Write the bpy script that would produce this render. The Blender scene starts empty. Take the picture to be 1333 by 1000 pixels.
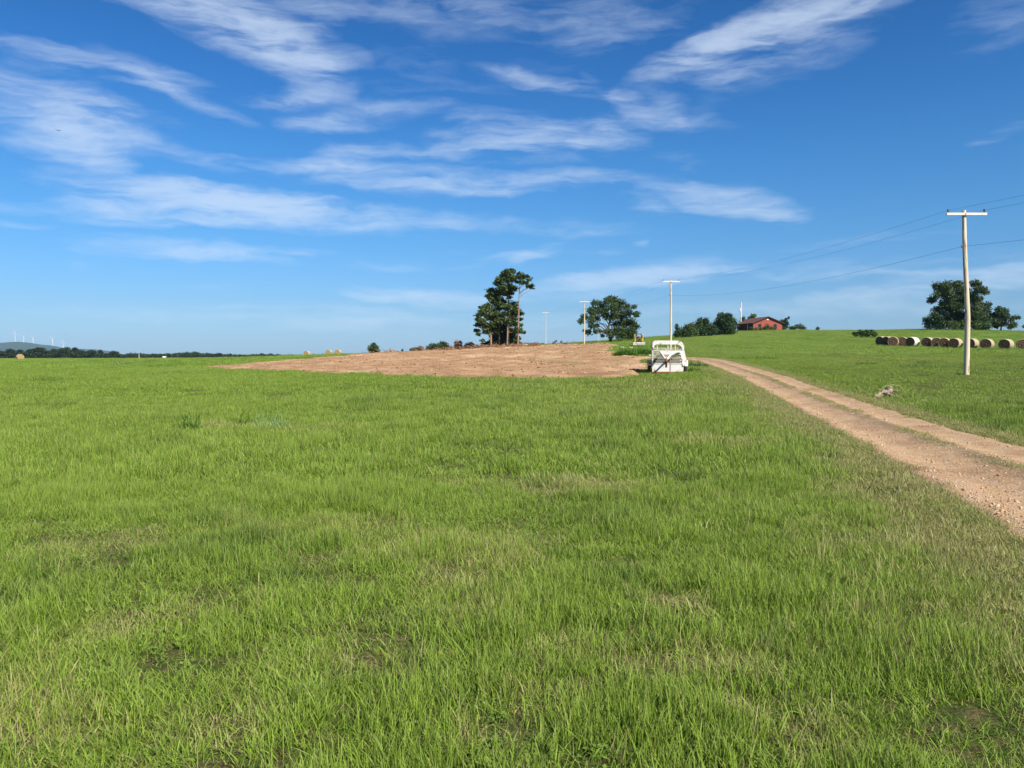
import bpy, math, random
import numpy as np

scene = bpy.context.scene
COL = scene.collection
rng = np.random.default_rng(7)
R = math.radians

# ---------------------------------------------------------------- camera
cam_d = bpy.data.cameras.new('camera')
cam = bpy.data.objects.new('camera', cam_d)
COL.objects.link(cam)
cam.location = (0, 0, 1.6)
cam.rotation_euler = (math.pi / 2 - math.atan(39 / 1000), 0, 0)
cam_d.sensor_width = 36
cam_d.lens = 36 * 1000 / 1333
cam_d.clip_start = .05
cam_d.clip_end = 60000
scene.camera = cam

# ---------------------------------------------------------------- colour, render
scene.view_settings.view_transform = 'Standard'
scene.view_settings.look = 'None'
scene.view_settings.exposure = 0.8
scene.view_settings.gamma = 1
scene.view_settings.use_curve_mapping = False
scene.render.engine = 'CYCLES'
cy = scene.cycles
cy.max_bounces = 5
cy.diffuse_bounces = 2
cy.glossy_bounces = 2
cy.transmission_bounces = 3
cy.transparent_max_bounces = 8
cy.volume_bounces = 0
cy.caustics_reflective = False
cy.caustics_refractive = False
cy.use_denoising = True
cy.denoising_prefilter = 'ACCURATE'
cy.denoising_input_passes = 'RGB_ALBEDO_NORMAL'
cy.use_adaptive_sampling = True
cy.adaptive_threshold = .011

# ---------------------------------------------------------------- sun and sky
SUN_EL = R(40)
SUN_DIR = np.array([.60, -.80])                 # towards the sun, on the ground plan
sd = np.array([SUN_DIR[0] * math.cos(SUN_EL), SUN_DIR[1] * math.cos(SUN_EL), math.sin(SUN_EL)])
sun_d = bpy.data.lights.new('sun', 'SUN')
sun_d.energy = 5.0
sun_d.angle = R(.53)
sun_d.color = (1.0, .93, .80)
sun = bpy.data.objects.new('sun', sun_d)
COL.objects.link(sun)
from mathutils import Vector
sun.rotation_euler = Vector(-sd).to_track_quat('-Z', 'Y').to_euler()

world = bpy.data.worlds.new('World')
scene.world = world
world.use_nodes = True
wn, wl = world.node_tree.nodes, world.node_tree.links
wn.clear()

def nd(nodes, kind, **kw):
    n = nodes.new(kind)
    for k, v in kw.items():
        if k.startswith('i_'):
            key = k[2:]
            n.inputs[int(key) if key.isdigit() else key].default_value = v
        else:
            setattr(n, k, v)
    return n

def mth(nodes, links, op, a, b=None, c=None, clamp=False):
    n = nodes.new('ShaderNodeMath'); n.operation = op; n.use_clamp = clamp
    for i, v in enumerate((a, b, c)):
        if v is None: continue
        if isinstance(v, (int, float)): n.inputs[i].default_value = v
        else: links.new(v, n.inputs[i])
    return n.outputs[0]

sky = nd(wn, 'ShaderNodeTexSky', sky_type='NISHITA', sun_disc=False, sun_elevation=SUN_EL,
         sun_rotation=math.atan2(SUN_DIR[0], SUN_DIR[1]), altitude=200, air_density=1.0, dust_density=.35, ozone_density=3.0)
tc = nd(wn, 'ShaderNodeTexCoord')
sep = nd(wn, 'ShaderNodeSeparateXYZ'); wl.new(tc.outputs['Generated'], sep.inputs[0])
az = mth(wn, wl, 'ARCTAN2', sep.outputs[0], sep.outputs[1])
el = mth(wn, wl, 'ARCSINE', sep.outputs[2])
cmb = nd(wn, 'ShaderNodeCombineXYZ'); wl.new(az, cmb.inputs[0]); wl.new(el, cmb.inputs[1])

def wnoise(vec, scale, sx, sy, rot, detail, rough, off=0.0, dist=0.0):
    m = nd(wn, 'ShaderNodeMapping', vector_type='POINT')
    m.inputs['Rotation'].default_value = (0, 0, rot); m.inputs['Scale'].default_value = (sx, sy, 1); m.inputs['Location'].default_value = (off, off * .7, off * 1.3)
    wl.new(vec, m.inputs[0])
    n = nd(wn, 'ShaderNodeTexNoise', noise_dimensions='2D')
    n.inputs['Scale'].default_value = scale; n.inputs['Detail'].default_value = detail; n.inputs['Roughness'].default_value = rough; n.inputs['Distortion'].default_value = dist
    wl.new(m.outputs[0], n.inputs['Vector'])
    return n

# bend the cloud coordinates a little so that nothing in the cirrus is a clean ellipse
wob = wnoise(cmb.outputs[0], 3.2, 1, 2.2, 0, 3, .55, 3.1)
ws = nd(wn, 'ShaderNodeVectorMath', operation='SUBTRACT'); ws.inputs[1].default_value = (.5, .5, .5); wl.new(wob.outputs['Color'], ws.inputs[0])
wm = nd(wn, 'ShaderNodeVectorMath', operation='MULTIPLY'); wm.inputs[1].default_value = (.085, .032, 0); wl.new(ws.outputs[0], wm.inputs[0])
wob2 = wnoise(cmb.outputs[0], 13, 1, 2.4, 0, 3, .6, 7.7)
ws2 = nd(wn, 'ShaderNodeVectorMath', operation='SUBTRACT'); ws2.inputs[1].default_value = (.5, .5, .5); wl.new(wob2.outputs['Color'], ws2.inputs[0])
wm2 = nd(wn, 'ShaderNodeVectorMath', operation='MULTIPLY'); wm2.inputs[1].default_value = (.028, .014, 0); wl.new(ws2.outputs[0], wm2.inputs[0])
wadd0 = nd(wn, 'ShaderNodeVectorMath', operation='ADD'); wl.new(cmb.outputs[0], wadd0.inputs[0]); wl.new(wm.outputs[0], wadd0.inputs[1])
wadd = nd(wn, 'ShaderNodeVectorMath', operation='ADD'); wl.new(wadd0.outputs[0], wadd.inputs[0]); wl.new(wm2.outputs[0], wadd.inputs[1])
WV = wadd.outputs[0]

def sky_spot(px, py):
    p = math.atan(39 / 1000)
    a, b = (px - 666.5) / 1000, (500 - py) / 1000
    v = np.array([a, math.cos(p) + b * math.sin(p), -math.sin(p) + b * math.cos(p)]); v /= np.linalg.norm(v)
    return math.atan2(v[0], v[1]), math.asin(v[2])

# cirrus patches: direction, half width, half height, tilt, strength, grain (0 level, 1 rising to the right, 2 falling to the right)
CIRRUS = [
    (62, 160, 95, 44, -12, 1.0, 2), (95, 188, 60, 22, -20, .5, 2), (120, 160, 60, 40, -30, .3, 2), (215, 190, 60, 10, -5, .25, 0),
    (330, 266, 245, 25, -3, 1.3, 0), (265, 268, 160, 30, 3, .9, 0), (230, 290, 140, 14, 0, .5, 0), (180, 272, 90, 12, -2, .35, 0),
    (265, 8, 150, 42, -22, .8, 2), (335, 45, 120, 40, -25, .75, 2), (380, 65, 90, 34, -10, .6, 2), (400, 10, 90, 40, -5, .4, 2), (170, -10, 160, 26, -15, .4, 2),
    (80, 75, 130, 18, -8, .55, 2), (190, 95, 90, 20, -10, .6, 2), (60, 115, 150, 22, -12, .4, 2), (225, 118, 60, 10, -20, .35, 2), (270, 143, 60, 10, -10, .4, 2),
    (380, 126, 75, 15, 6, .65, 1), (470, 152, 110, 18, 9, .5, 1), (500, 140, 120, 24, 4, .3, 0), (420, 155, 60, 12, 5, .25, 1),
    (690, 170, 110, 32, 0, .6, 0), (700, 195, 150, 24, 4, .6, 0), (610, 180, 60, 26, -5, .4, 0), (790, 165, 80, 26, 5, .45, 0),
    (480, 205, 190, 16, 5, .55, 0), (470, 190, 60, 14, 5, .35, 0), (400, 213, 130, 9, 2, .4, 0), (560, 235, 160, 18, -4, .75, 0), (520, 246, 130, 12, -3, .45, 0), (680, 240, 150, 16, 2, .5, 0), (800, 235, 110, 22, -5, .25, 0),
    (900, 258, 110, 20, -3, .6, 0), (965, 266, 95, 26, -12, .7, 2), (1015, 284, 40, 12, -10, .4, 2), (860, 272, 70, 12, 2, .35, 0), (910, 225, 90, 34, -30, .22, 2),
    (950, 48, 140, 22, 18, 1.0, 1), (1060, 15, 150, 24, 14, .85, 1), (900, 68, 70, 16, 15, .6, 1), (1040, 55, 180, 40, 18, .45, 1), (955, 90, 50, 14, 5, .5, 1), (1130, 5, 90, 20, 10, .4, 1),
    (730, 108, 100, 13, -10, .65, 2), (810, 128, 50, 15, -35, .55, 2), (890, 150, 80, 16, -6, .45, 2), (860, 130, 50, 30, -40, .3, 2), (690, 98, 50, 8, -8, .3, 2),
    (685, 330, 70, 8, 3, .55, 0), (715, 322, 38, 12, 22, .55, 1), (785, 328, 40, 6, 0, .4, 0), (835, 316, 16, 7, 0, .45, 0), (620, 326, 50, 6, -4, .25, 0),
    (900, 356, 190, 16, 3, .85, 0), (780, 368, 150, 22, 8, .75, 1), (740, 380, 120, 14, 2, .3, 0), (570, 388, 120, 15, -2, .8, 0), (500, 392, 60, 8, -5, .3, 0),
    (1140, 384, 120, 17, 6, .75, 1), (1180, 356, 160, 10, 0, .5, 0), (1320, 352, 120, 24, 8, .6, 1), (1290, 395, 160, 16, 0, .25, 0),
    (240, 330, 170, 17, -2, .6, 0), (330, 335, 110, 12, 3, .45, 0), (95, 346, 60, 8, 0, .4, 0), (290, 373, 80, 8, 0, .25, 0), (0, 266, 50, 10, 0, .45, 0), (10, 292, 50, 9, 0, .35, 0),
    (370, 412, 200, 20, 0, .5, 0), (620, 420, 240, 24, 2, .45, 0), (640, 15, 300, 40, -4, .38, 1), (560, 30, 120, 18, -8, .25, 2), (790, 50, 120, 40, 10, .2, 1),
    (1310, 30, 90, 40, 10, .3, 1), (640, 290, 260, 16, -2, .3, 0), (300, 215, 220, 14, -3, .3, 0), (1050, 320, 220, 12, 3, .25, 0), (760, 300, 90, 10, 0, .25, 0), (560, 345, 140, 10, 2, .28, 0), (420, 300, 160, 10, 0, .3, 0), (1000, 405, 240, 14, 1, .35, 0), (180, 405, 220, 14, 0, .3, 0), (1240, 330, 160, 10, 4, .25, 1), (1315, 172, 40, 12, 10, .25, 1), (1275, 188, 26, 6, 5, .2, 1), (560, 100, 200, 50, 0, .15, 0),
]
acc = [None, None, None]
for px, py, hw, hh, ang, stg, cls in CIRRUS:
    a0, e0 = sky_spot(px, py)
    m = nd(wn, 'ShaderNodeMapping', vector_type='TEXTURE')
    m.inputs['Location'].default_value = (a0, e0, 0); m.inputs['Rotation'].default_value = (0, 0, R(ang)); m.inputs['Scale'].default_value = (hw / 1000 * 1.14, hh / 1000 * 1.08, 1)
    wl.new(WV, m.inputs[0])
    g = nd(wn, 'ShaderNodeTexGradient', gradient_type='SPHERICAL'); wl.new(m.outputs[0], g.inputs[0])
    v = mth(wn, wl, 'POWER', g.outputs['Fac'], .9)
    acc[cls] = mth(wn, wl, 'MULTIPLY', v, stg) if acc[cls] is None else mth(wn, wl, 'MULTIPLY_ADD', v, stg, acc[cls])
tot = None
for cls, rot in enumerate((R(0), R(-15), R(17))):
    fine = wnoise(WV, 10, .8, 4.6, rot, 8, .55, 2.3 + cls, .08)
    cr = nd(wn, 'ShaderNodeMapRange', interpolation_type='SMOOTHSTEP'); cr.inputs['From Min'].default_value = .24; cr.inputs['From Max'].default_value = .76; wl.new(fine.outputs['Fac'], cr.inputs['Value'])
    thr = wnoise(WV, 30, 1.0, 6.0, rot, 6, .6, 5.3 + cls, .0)           # combed-out fibres inside the sheets
    fib = nd(wn, 'ShaderNodeMapRange'); fib.inputs['From Min'].default_value = .30; fib.inputs['From Max'].default_value = .70; fib.inputs['To Min'].default_value = .72; fib.inputs['To Max'].default_value = 1.18; wl.new(thr.outputs['Fac'], fib.inputs['Value'])
    mod = mth(wn, wl, 'MULTIPLY', mth(wn, wl, 'MULTIPLY_ADD', cr.outputs[0], 1.15, .16), fib.outputs[0])
    t_ = mth(wn, wl, 'MULTIPLY', acc[cls], mod)
    tot = t_ if tot is None else mth(wn, wl, 'ADD', tot, t_)
# thin veil everywhere, so that the sky goes on the same way outside the picture
veil = wnoise(WV, 4.2, 1, 3.6, 0, 8, .6, 11.0, .3)
vr = nd(wn, 'ShaderNodeMapRange'); vr.inputs['From Min'].default_value = .54; vr.inputs['From Max'].default_value = .90; vr.inputs['To Max'].default_value = .22; wl.new(veil.outputs['Fac'], vr.inputs['Value'])
tot = mth(wn, wl, 'ADD', tot, vr.outputs[0])
cov = mth(wn, wl, 'SUBTRACT', tot, .085, clamp=False)
cov = mth(wn, wl, 'MAXIMUM', cov, 0.0)
cov = mth(wn, wl, 'POWER', cov, 1.15)
cov = mth(wn, wl, 'MULTIPLY', mth(wn, wl, 'SUBTRACT', 1.0, mth(wn, wl, 'EXPONENT', mth(wn, wl, 'MULTIPLY', cov, -1.55))), .66)
# the clear summer air of the day: a deeper blue with height than the plain model gives
ramp = nd(wn, 'ShaderNodeValToRGB')
wl.new(mth(wn, wl, 'DIVIDE', el, math.pi / 4, clamp=True), ramp.inputs['Fac'])
_st = [(0, (.47, .72, 1.16)), (3.3, (.46, .72, 1.06)), (6.2, (.42, .77, 1.13)), (9, (.37, .80, 1.16)), (14, (.285, .78, 1.20)), (19.4, (.205, .68, 1.16)), (24, (.155, .61, 1.08)), (44, (.14, .56, 1.0))]
ramp.color_ramp.elements[1].position = 1
for e_, _c2 in _st[1:-1]: ramp.color_ramp.elements.new(e_ / 45)
for x, (e_, c_) in zip(ramp.color_ramp.elements, _st): x.position = min(1, e_ / 45); x.color = (*c_, 1)
SKY_TINT = nd(wn, 'ShaderNodeMixRGB', blend_type='MULTIPLY'); SKY_TINT.inputs['Fac'].default_value = 1
wl.new(sky.outputs[0], SKY_TINT.inputs['Color1']); wl.new(ramp.outputs[0], SKY_TINT.inputs['Color2'])
cmix = nd(wn, 'ShaderNodeMixRGB', blend_type='MIX'); cmix.inputs['Color2'].default_value = (6.8, 8.0, 9.6, 1)
wl.new(SKY_TINT.outputs[0], cmix.inputs['Color1']); wl.new(cov, cmix.inputs['Fac'])
bg = nd(wn, 'ShaderNodeBackground'); bg.inputs['Strength'].default_value = .061; wl.new(cmix.outputs[0], bg.inputs['Color'])
wo = nd(wn, 'ShaderNodeOutputWorld'); wl.new(bg.outputs[0], wo.inputs['Surface'])
# ---------------------------------------------------------------- numbers: camera rays and terrain (plain numpy)
F_PX, CX, CY, HZ, EYE = 1000.0, 666.5, 500.0, 461.0, 1.6
PITCH = math.atan((CY - HZ) / F_PX)
_c, _s = math.cos(PITCH), math.sin(PITCH)

def ray(px, py):
    a, b = (px - CX) / F_PX, (CY - py) / F_PX
    return np.array([a, _c + b * _s, -_s + b * _c])

def at(px, py, d):
    """The point that lies D metres ahead in the direction of a spot in the photograph."""
    r = ray(px, py)
    return np.array([0, 0, EYE]) + r * (d / r[1])

def hash2(ix, iy, seed):
    h = (ix.astype(np.int64) * 374761393 + iy.astype(np.int64) * 668265263 + seed * 974634777) & 0xffffffff
    h = ((h ^ (h >> 13)) * 1274126177) & 0xffffffff
    return ((h ^ (h >> 16)) & 0xffff) / 65535.0

def vnoise(x, y, seed=0):
    x = np.asarray(x, float); y = np.asarray(y, float)
    ix, iy = np.floor(x), np.floor(y)
    fx, fy = x - ix, y - iy
    fx = fx * fx * (3 - 2 * fx); fy = fy * fy * (3 - 2 * fy)
    a, b = hash2(ix, iy, seed), hash2(ix + 1, iy, seed)
    c, d = hash2(ix, iy + 1, seed), hash2(ix + 1, iy + 1, seed)
    return a + (b - a) * fx + (c - a) * fy + (a - b - c + d) * fx * fy

def fbm(x, y, seed=0, octs=4):
    t, w, s = 0, 0, 1.0
    for o in range(octs):
        t = t + s * vnoise(np.asarray(x) * 2 ** o, np.asarray(y) * 2 ** o, seed + 17 * o); w += s; s *= .5
    return t / w

def sstep(a, b, x):
    t = np.clip((np.asarray(x, float) - a) / (b - a), 0, 1)
    return t * t * (3 - 2 * t)

_cp = []
for _x in (-90, -45, -15, 0, 15, 45, 90):
    for _y in (-70, -25, 0, 14):
        _cp.append((_x, _y, 0))
_cp += [(-30, 25, 0), (-10, 25, .02), (5, 25, .06), (18, 25, .08), (40, 25, .1), (-120, 30, -.1), (90, 30, .4),
        (-40, 45, 0), (-20, 45, .08), (-5, 45, .2), (45, 45, .6), (80, 60, 1.2),
        (-90, 80, .0), (-30, 80, .25), (0, 80, .95), (40, 80, 1.6), (70, 85, 1.9), (110, 90, 2.0),
        (-150, 120, -.1), (-60, 120, .2), (-20, 120, 1.2), (10, 125, 2.3), (120, 150, 4.3)]
for _p in ((870, 487, 45), (1258, 488, 42), (1155, 517, 27), (920, 468, 70), (873, 457, 100), (1150, 450, 122), (1330, 455.5, 106),
           (830, 449.5, 130), (1150, 430, 235), (1333, 432, 225), (1240, 429, 230), (1000, 430, 235), (950, 436, 205), (880, 440, 195), (840, 443, 195),
           (790, 445, 195), (760, 449, 170), (710, 449.5, 235), (660, 451.5, 170), (600, 455, 175), (540, 458, 180), (480, 460.5, 185),
           (430, 463.5, 205), (400, 465, 215), (300, 466.5, 260), (150, 467.3, 290), (0, 467.8, 290), (-200, 468, 280), (26, 468.6, 205),
           (1500, 434, 225), (1080, 431, 235)):
    _cp.append(tuple(at(*_p)))
for _x, _y, _z in ((-300, 420, -2), (-100, 420, -1), (0, 380, 1.2), (60, 380, 3.5), (150, 380, 5.5), (260, 380, 5.0), (330, 250, 6), (330, 120, 3),
                   (-300, 100, -.4), (-300, -70, 0), (300, -70, 1), (-300, 600, -3), (0, 600, -3), (300, 600, -1)):
    _cp.append((_x, _y, _z))
_cp = np.array(_cp, float)

def _phi(r2):
    return np.where(r2 > 0, .5 * r2 * np.log(np.maximum(r2, 1e-12)), 0)

_S = 100.0
_Q = _cp[:, :2] / _S
_n = len(_Q)
_A = _phi(((_Q[:, None] - _Q[None]) ** 2).sum(-1)) + np.eye(_n) * .0015
_Pm = np.c_[np.ones(_n), _Q]
_M = np.block([[_A, _Pm], [_Pm.T, np.zeros((3, 3))]])
_W = np.linalg.solve(_M, np.r_[_cp[:, 2], 0, 0, 0])

def terrain(x, y):
    x = np.asarray(x, float); y = np.asarray(y, float)
    sh = np.broadcast(x, y).shape
    q = np.stack([np.broadcast_to(x, sh).ravel(), np.broadcast_to(y, sh).ravel()], 1) / _S
    out = np.empty(len(q))
    for k in range(0, len(q), 20000):
        p = np.clip(q[k:k + 20000], -6, 8)
        out[k:k + 20000] = _phi(((p[:, None] - _Q[None]) ** 2).sum(-1)) @ _W[:_n] + np.c_[np.ones(len(p)), p] @ _W[_n:]
    r = np.hypot(q[:, 0] * _S, q[:, 1] * _S - 120)
    k = sstep(260, 560, r)
    out = out * (1 - k) + (-3.0) * k
    return out.reshape(sh)

def hit(px, py, dmin=2, dmax=400):
    """Where the line of sight through a spot in the photograph first meets the terrain."""
    d = np.exp(np.linspace(math.log(dmin), math.log(dmax), 1500))
    r = ray(px, py); P = np.array([0, 0, EYE])[None] + r[None] * (d / r[1])[:, None]
    z = terrain(P[:, 0], P[:, 1])
    k = np.argmax(P[:, 2] <= z)
    if P[k, 2] > z[k]:
        k = len(d) - 1
    return np.array([P[k, 0], P[k, 1], z[k]])

def gz(x, y):
    return float(terrain(np.array([x]), np.array([y]))[0])

def project(p):
    x, y, z = p[0], p[1], p[2] - EYE
    dep = y * _c - z * _s
    return CX + F_PX * x / dep, CY - F_PX * (y * _s + z * _c) / dep
# ---------------------------------------------------------------- helpers
def tag(o, label=None, cat=None, group=None, kind=None):
    if label: o['label'] = label
    if cat: o['category'] = cat
    if group: o['group'] = group
    if kind: o['kind'] = kind
    return o

def empty(name, loc, rz=0.0):
    o = bpy.data.objects.new(name, None)
    COL.objects.link(o)
    o.location = [float(v) for v in loc]; o.rotation_euler = (0, 0, rz)
    o.empty_display_size = .2
    return o

def link_mesh(name, me, parent=None, material=None):
    o = bpy.data.objects.new(name, me)
    COL.objects.link(o)
    if parent is not None: o.parent = parent
    if material is not None:
        me.materials.clear(); me.materials.append(material)
    return o

def mesh_np(name, V, Fq, attrs=None, smooth=False):
    """A mesh from numpy: V (n,3), Fq a list of arrays of equal-sided faces; attrs {name: per-vertex floats}."""
    me = bpy.data.meshes.new(name)
    V = np.asarray(V, np.float32)
    if not isinstance(Fq, (list, tuple)): Fq = [Fq]
    loops = np.concatenate([f.ravel() for f in Fq]).astype(np.int32)
    sizes = np.concatenate([np.full(len(f), f.shape[1]) for f in Fq]).astype(np.int32)
    starts = np.r_[0, np.cumsum(sizes)[:-1]].astype(np.int32)
    me.vertices.add(len(V)); me.vertices.foreach_set('co', V.ravel())
    me.loops.add(len(loops)); me.loops.foreach_set('vertex_index', loops)
    me.polygons.add(len(sizes)); me.polygons.foreach_set('loop_start', starts); me.polygons.foreach_set('loop_total', sizes)
    if smooth: me.polygons.foreach_set('use_smooth', np.ones(len(sizes), bool))
    for k, a in (attrs or {}).items():
        at_ = me.attributes.new(k, 'FLOAT', 'POINT'); at_.data.foreach_set('value', np.asarray(a, np.float32))
    me.update(calc_edges=True); me.validate()
    return me

class MB:
    """Collects boxes, tubes and sheets; build() links them as one mesh."""
    def __init__(self): self.v = []; self.f = []; self.sm = []
    def add(self, vs, fs, smooth=False):
        b = len(self.v); self.v += [tuple(float(c) for c in p) for p in vs]
        self.f += [tuple(b + i for i in f) for f in fs]; self.sm += [smooth] * len(fs); return self
    def box(self, c, s, rot=None):
        cx, cy_, cz = c; x, y, z = s[0] / 2, s[1] / 2, s[2] / 2
        P = np.array([(i * x, j * y, k * z) for i in (-1, 1) for j in (-1, 1) for k in (-1, 1)])
        if rot is not None:
            from mathutils import Euler
            P = P @ np.array(Euler(rot).to_matrix()).T
        P = P + np.array(c)
        return self.add(P, [(0, 1, 3, 2), (4, 6, 7, 5), (0, 4, 5, 1), (2, 3, 7, 6), (0, 2, 6, 4), (1, 5, 7, 3)])
    def tube(self, pts, rad, n=8, cap=True, smooth=True):
        pts = [np.array(p, float) for p in pts]
        if np.isscalar(rad): rad = [rad] * len(pts)
        vs, up = [], None
        for i, p in enumerate(pts):
            t = pts[min(i + 1, len(pts) - 1)] - pts[max(i - 1, 0)]
            t /= (np.linalg.norm(t) + 1e-9)
            if up is None:
                up = np.array([0, 0, 1.]) if abs(t[2]) < .9 else np.array([0, 1., 0])
            a = np.cross(up, t); a /= (np.linalg.norm(a) + 1e-9); b = np.cross(t, a); up = b
            for k in range(n):
                w = 2 * math.pi * k / n
                vs.append(p + rad[i] * (a * math.cos(w) + b * math.sin(w)))
        fs = [(i * n + k, i * n + (k + 1) % n, (i + 1) * n + (k + 1) % n, (i + 1) * n + k) for i in range(len(pts) - 1) for k in range(n)]
        self.add(vs, fs, smooth)
        if cap:
            self.add(vs[:n], [tuple(range(n))[::-1]]); self.add(vs[-n:], [tuple(range(n))])
        return self
    def lathe(self, prof, axis='z', c=(0, 0, 0), n=20, smooth=True):
        """prof: (radius, along) pairs turned round an axis."""
        vs = []
        for r, h in prof:
            for k in range(n):
                w = 2 * math.pi * k / n; a, b = r * math.cos(w), r * math.sin(w)
                vs.append({'z': (a, b, h), 'x': (h, a, b), 'y': (b, h, a)}[axis])
        vs = [tuple(np.array(v) + np.array(c)) for v in vs]
        fs = [(i * n + k, i * n + (k + 1) % n, (i + 1) * n + (k + 1) % n, (i + 1) * n + k) for i in range(len(prof) - 1) for k in range(n)]
        return self.add(vs, fs, smooth)
    def build(self, name, material, parent=None):
        me = bpy.data.meshes.new(name); me.from_pydata(self.v, [], self.f)
        me.polygons.foreach_set('use_smooth', np.array(self.sm, bool)); me.update()
        return link_mesh(name, me, parent, material)

def copy_tree(o, parent=None):
    c = o.copy(); COL.objects.link(c); c.parent = parent
    for ch in list(o.children): copy_tree(ch, c)
    return c

# ---------------------------------------------------------------- materials
def new_mat(name):
    m = bpy.data.materials.new(name); m.use_nodes = True
    m.node_tree.nodes.clear()
    return m, m.node_tree.nodes, m.node_tree.links

def rough_mat(name, col, col2=None, scale=3.0, rough=.8, spec=.3, bump=0.0, bscale=None, stretch=(1, 1, 1), metallic=0.0, col3=None, s3=12.0, t3=.62, coords='Object'):
    """Painted, wooden or earthen surface: two tones in a noise, an optional third in sparse patches, and a bump."""
    m, n, l = new_mat(name)
    p = nd(n, 'ShaderNodeBsdfPrincipled'); p.inputs['Roughness'].default_value = rough; p.inputs['Specular IOR Level'].default_value = spec; p.inputs['Metallic'].default_value = metallic
    o = nd(n, 'ShaderNodeOutputMaterial'); l.new(p.outputs[0], o.inputs['Surface'])
    t = nd(n, 'ShaderNodeTexCoord'); mp = nd(n, 'ShaderNodeMapping'); mp.inputs['Scale'].default_value = stretch; l.new(t.outputs[coords], mp.inputs[0])
    def noise(s, d=5, r=.6):
        x = nd(n, 'ShaderNodeTexNoise'); x.inputs['Scale'].default_value = s; x.inputs['Detail'].default_value = d; x.inputs['Roughness'].default_value = r; l.new(mp.outputs[0], x.inputs['Vector']); return x
    nz = noise(scale)
    mr = nd(n, 'ShaderNodeMapRange'); mr.inputs['From Min'].default_value = .35; mr.inputs['From Max'].default_value = .65; l.new(nz.outputs['Fac'], mr.inputs['Value'])
    mx = nd(n, 'ShaderNodeMixRGB'); mx.inputs['Color1'].default_value = (*col, 1); mx.inputs['Color2'].default_value = (*(col2 or col), 1); l.new(mr.outputs[0], mx.inputs['Fac'])
    out = mx.outputs[0]
    if col3:
        n3 = noise(s3); r3 = nd(n, 'ShaderNodeMapRange'); r3.inputs['From Min'].default_value = t3; r3.inputs['From Max'].default_value = t3 + .06; l.new(n3.outputs['Fac'], r3.inputs['Value'])
        m3 = nd(n, 'ShaderNodeMixRGB'); m3.inputs['Color2'].default_value = (*col3, 1); l.new(out, m3.inputs['Color1']); l.new(r3.outputs[0], m3.inputs['Fac']); out = m3.outputs[0]
    l.new(out, p.inputs['Base Color'])
    if bump:
        nb = noise(bscale or scale * 4); b = nd(n, 'ShaderNodeBump'); b.inputs['Strength'].default_value = 1.0; b.inputs['Distance'].default_value = bump; l.new(nb.outputs['Fac'], b.inputs['Height']); l.new(b.outputs[0], p.inputs['Normal'])
    return m

def leaf_mat(name, dark, light, trans=.25, patch=.35, spec=.25):
    """Foliage: a tone for every leaf clump (attribute tint) and broad patches, some light let through."""
    m, n, l = new_mat(name)
    a = nd(n, 'ShaderNodeAttribute', attribute_name='tint')
    g = nd(n, 'ShaderNodeNewGeometry'); nz = nd(n, 'ShaderNodeTexNoise'); nz.inputs['Scale'].default_value = patch; nz.inputs['Detail'].default_value = 3; l.new(g.outputs['Position'], nz.inputs['Vector'])
    f = mth(n, l, 'MULTIPLY_ADD', nz.outputs['Fac'], .9, -.25); f = mth(n, l, 'MULTIPLY_ADD', a.outputs['Fac'], .7, f, clamp=True)
    mx = nd(n, 'ShaderNodeMixRGB'); mx.inputs['Color1'].default_value = (*dark, 1); mx.inputs['Color2'].default_value = (*light, 1); l.new(f, mx.inputs['Fac'])
    p = nd(n, 'ShaderNodeBsdfPrincipled'); p.inputs['Roughness'].default_value = .55; p.inputs['Specular IOR Level'].default_value = spec; l.new(mx.outputs[0], p.inputs['Base Color'])
    tr = nd(n, 'ShaderNodeBsdfTranslucent'); l.new(mx.outputs[0], tr.inputs['Color'])
    ms = nd(n, 'ShaderNodeMixShader'); ms.inputs['Fac'].default_value = trans; l.new(p.outputs[0], ms.inputs[1]); l.new(tr.outputs[0], ms.inputs[2])
    o = nd(n, 'ShaderNodeOutputMaterial'); l.new(ms.outputs[0], o.inputs['Surface'])
    return m

# ---------------------------------------------------------------- scattering: instances on a cloud of points
SRC = {}
def source_set(name, meshes, material):
    c = bpy.data.collections.new(name)
    for i, me in enumerate(meshes):
        me.materials.clear(); me.materials.append(material)
        c.objects.link(bpy.data.objects.new('%s_%02d' % (name, i), me))
    SRC[name] = len(meshes)
    return c

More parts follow.
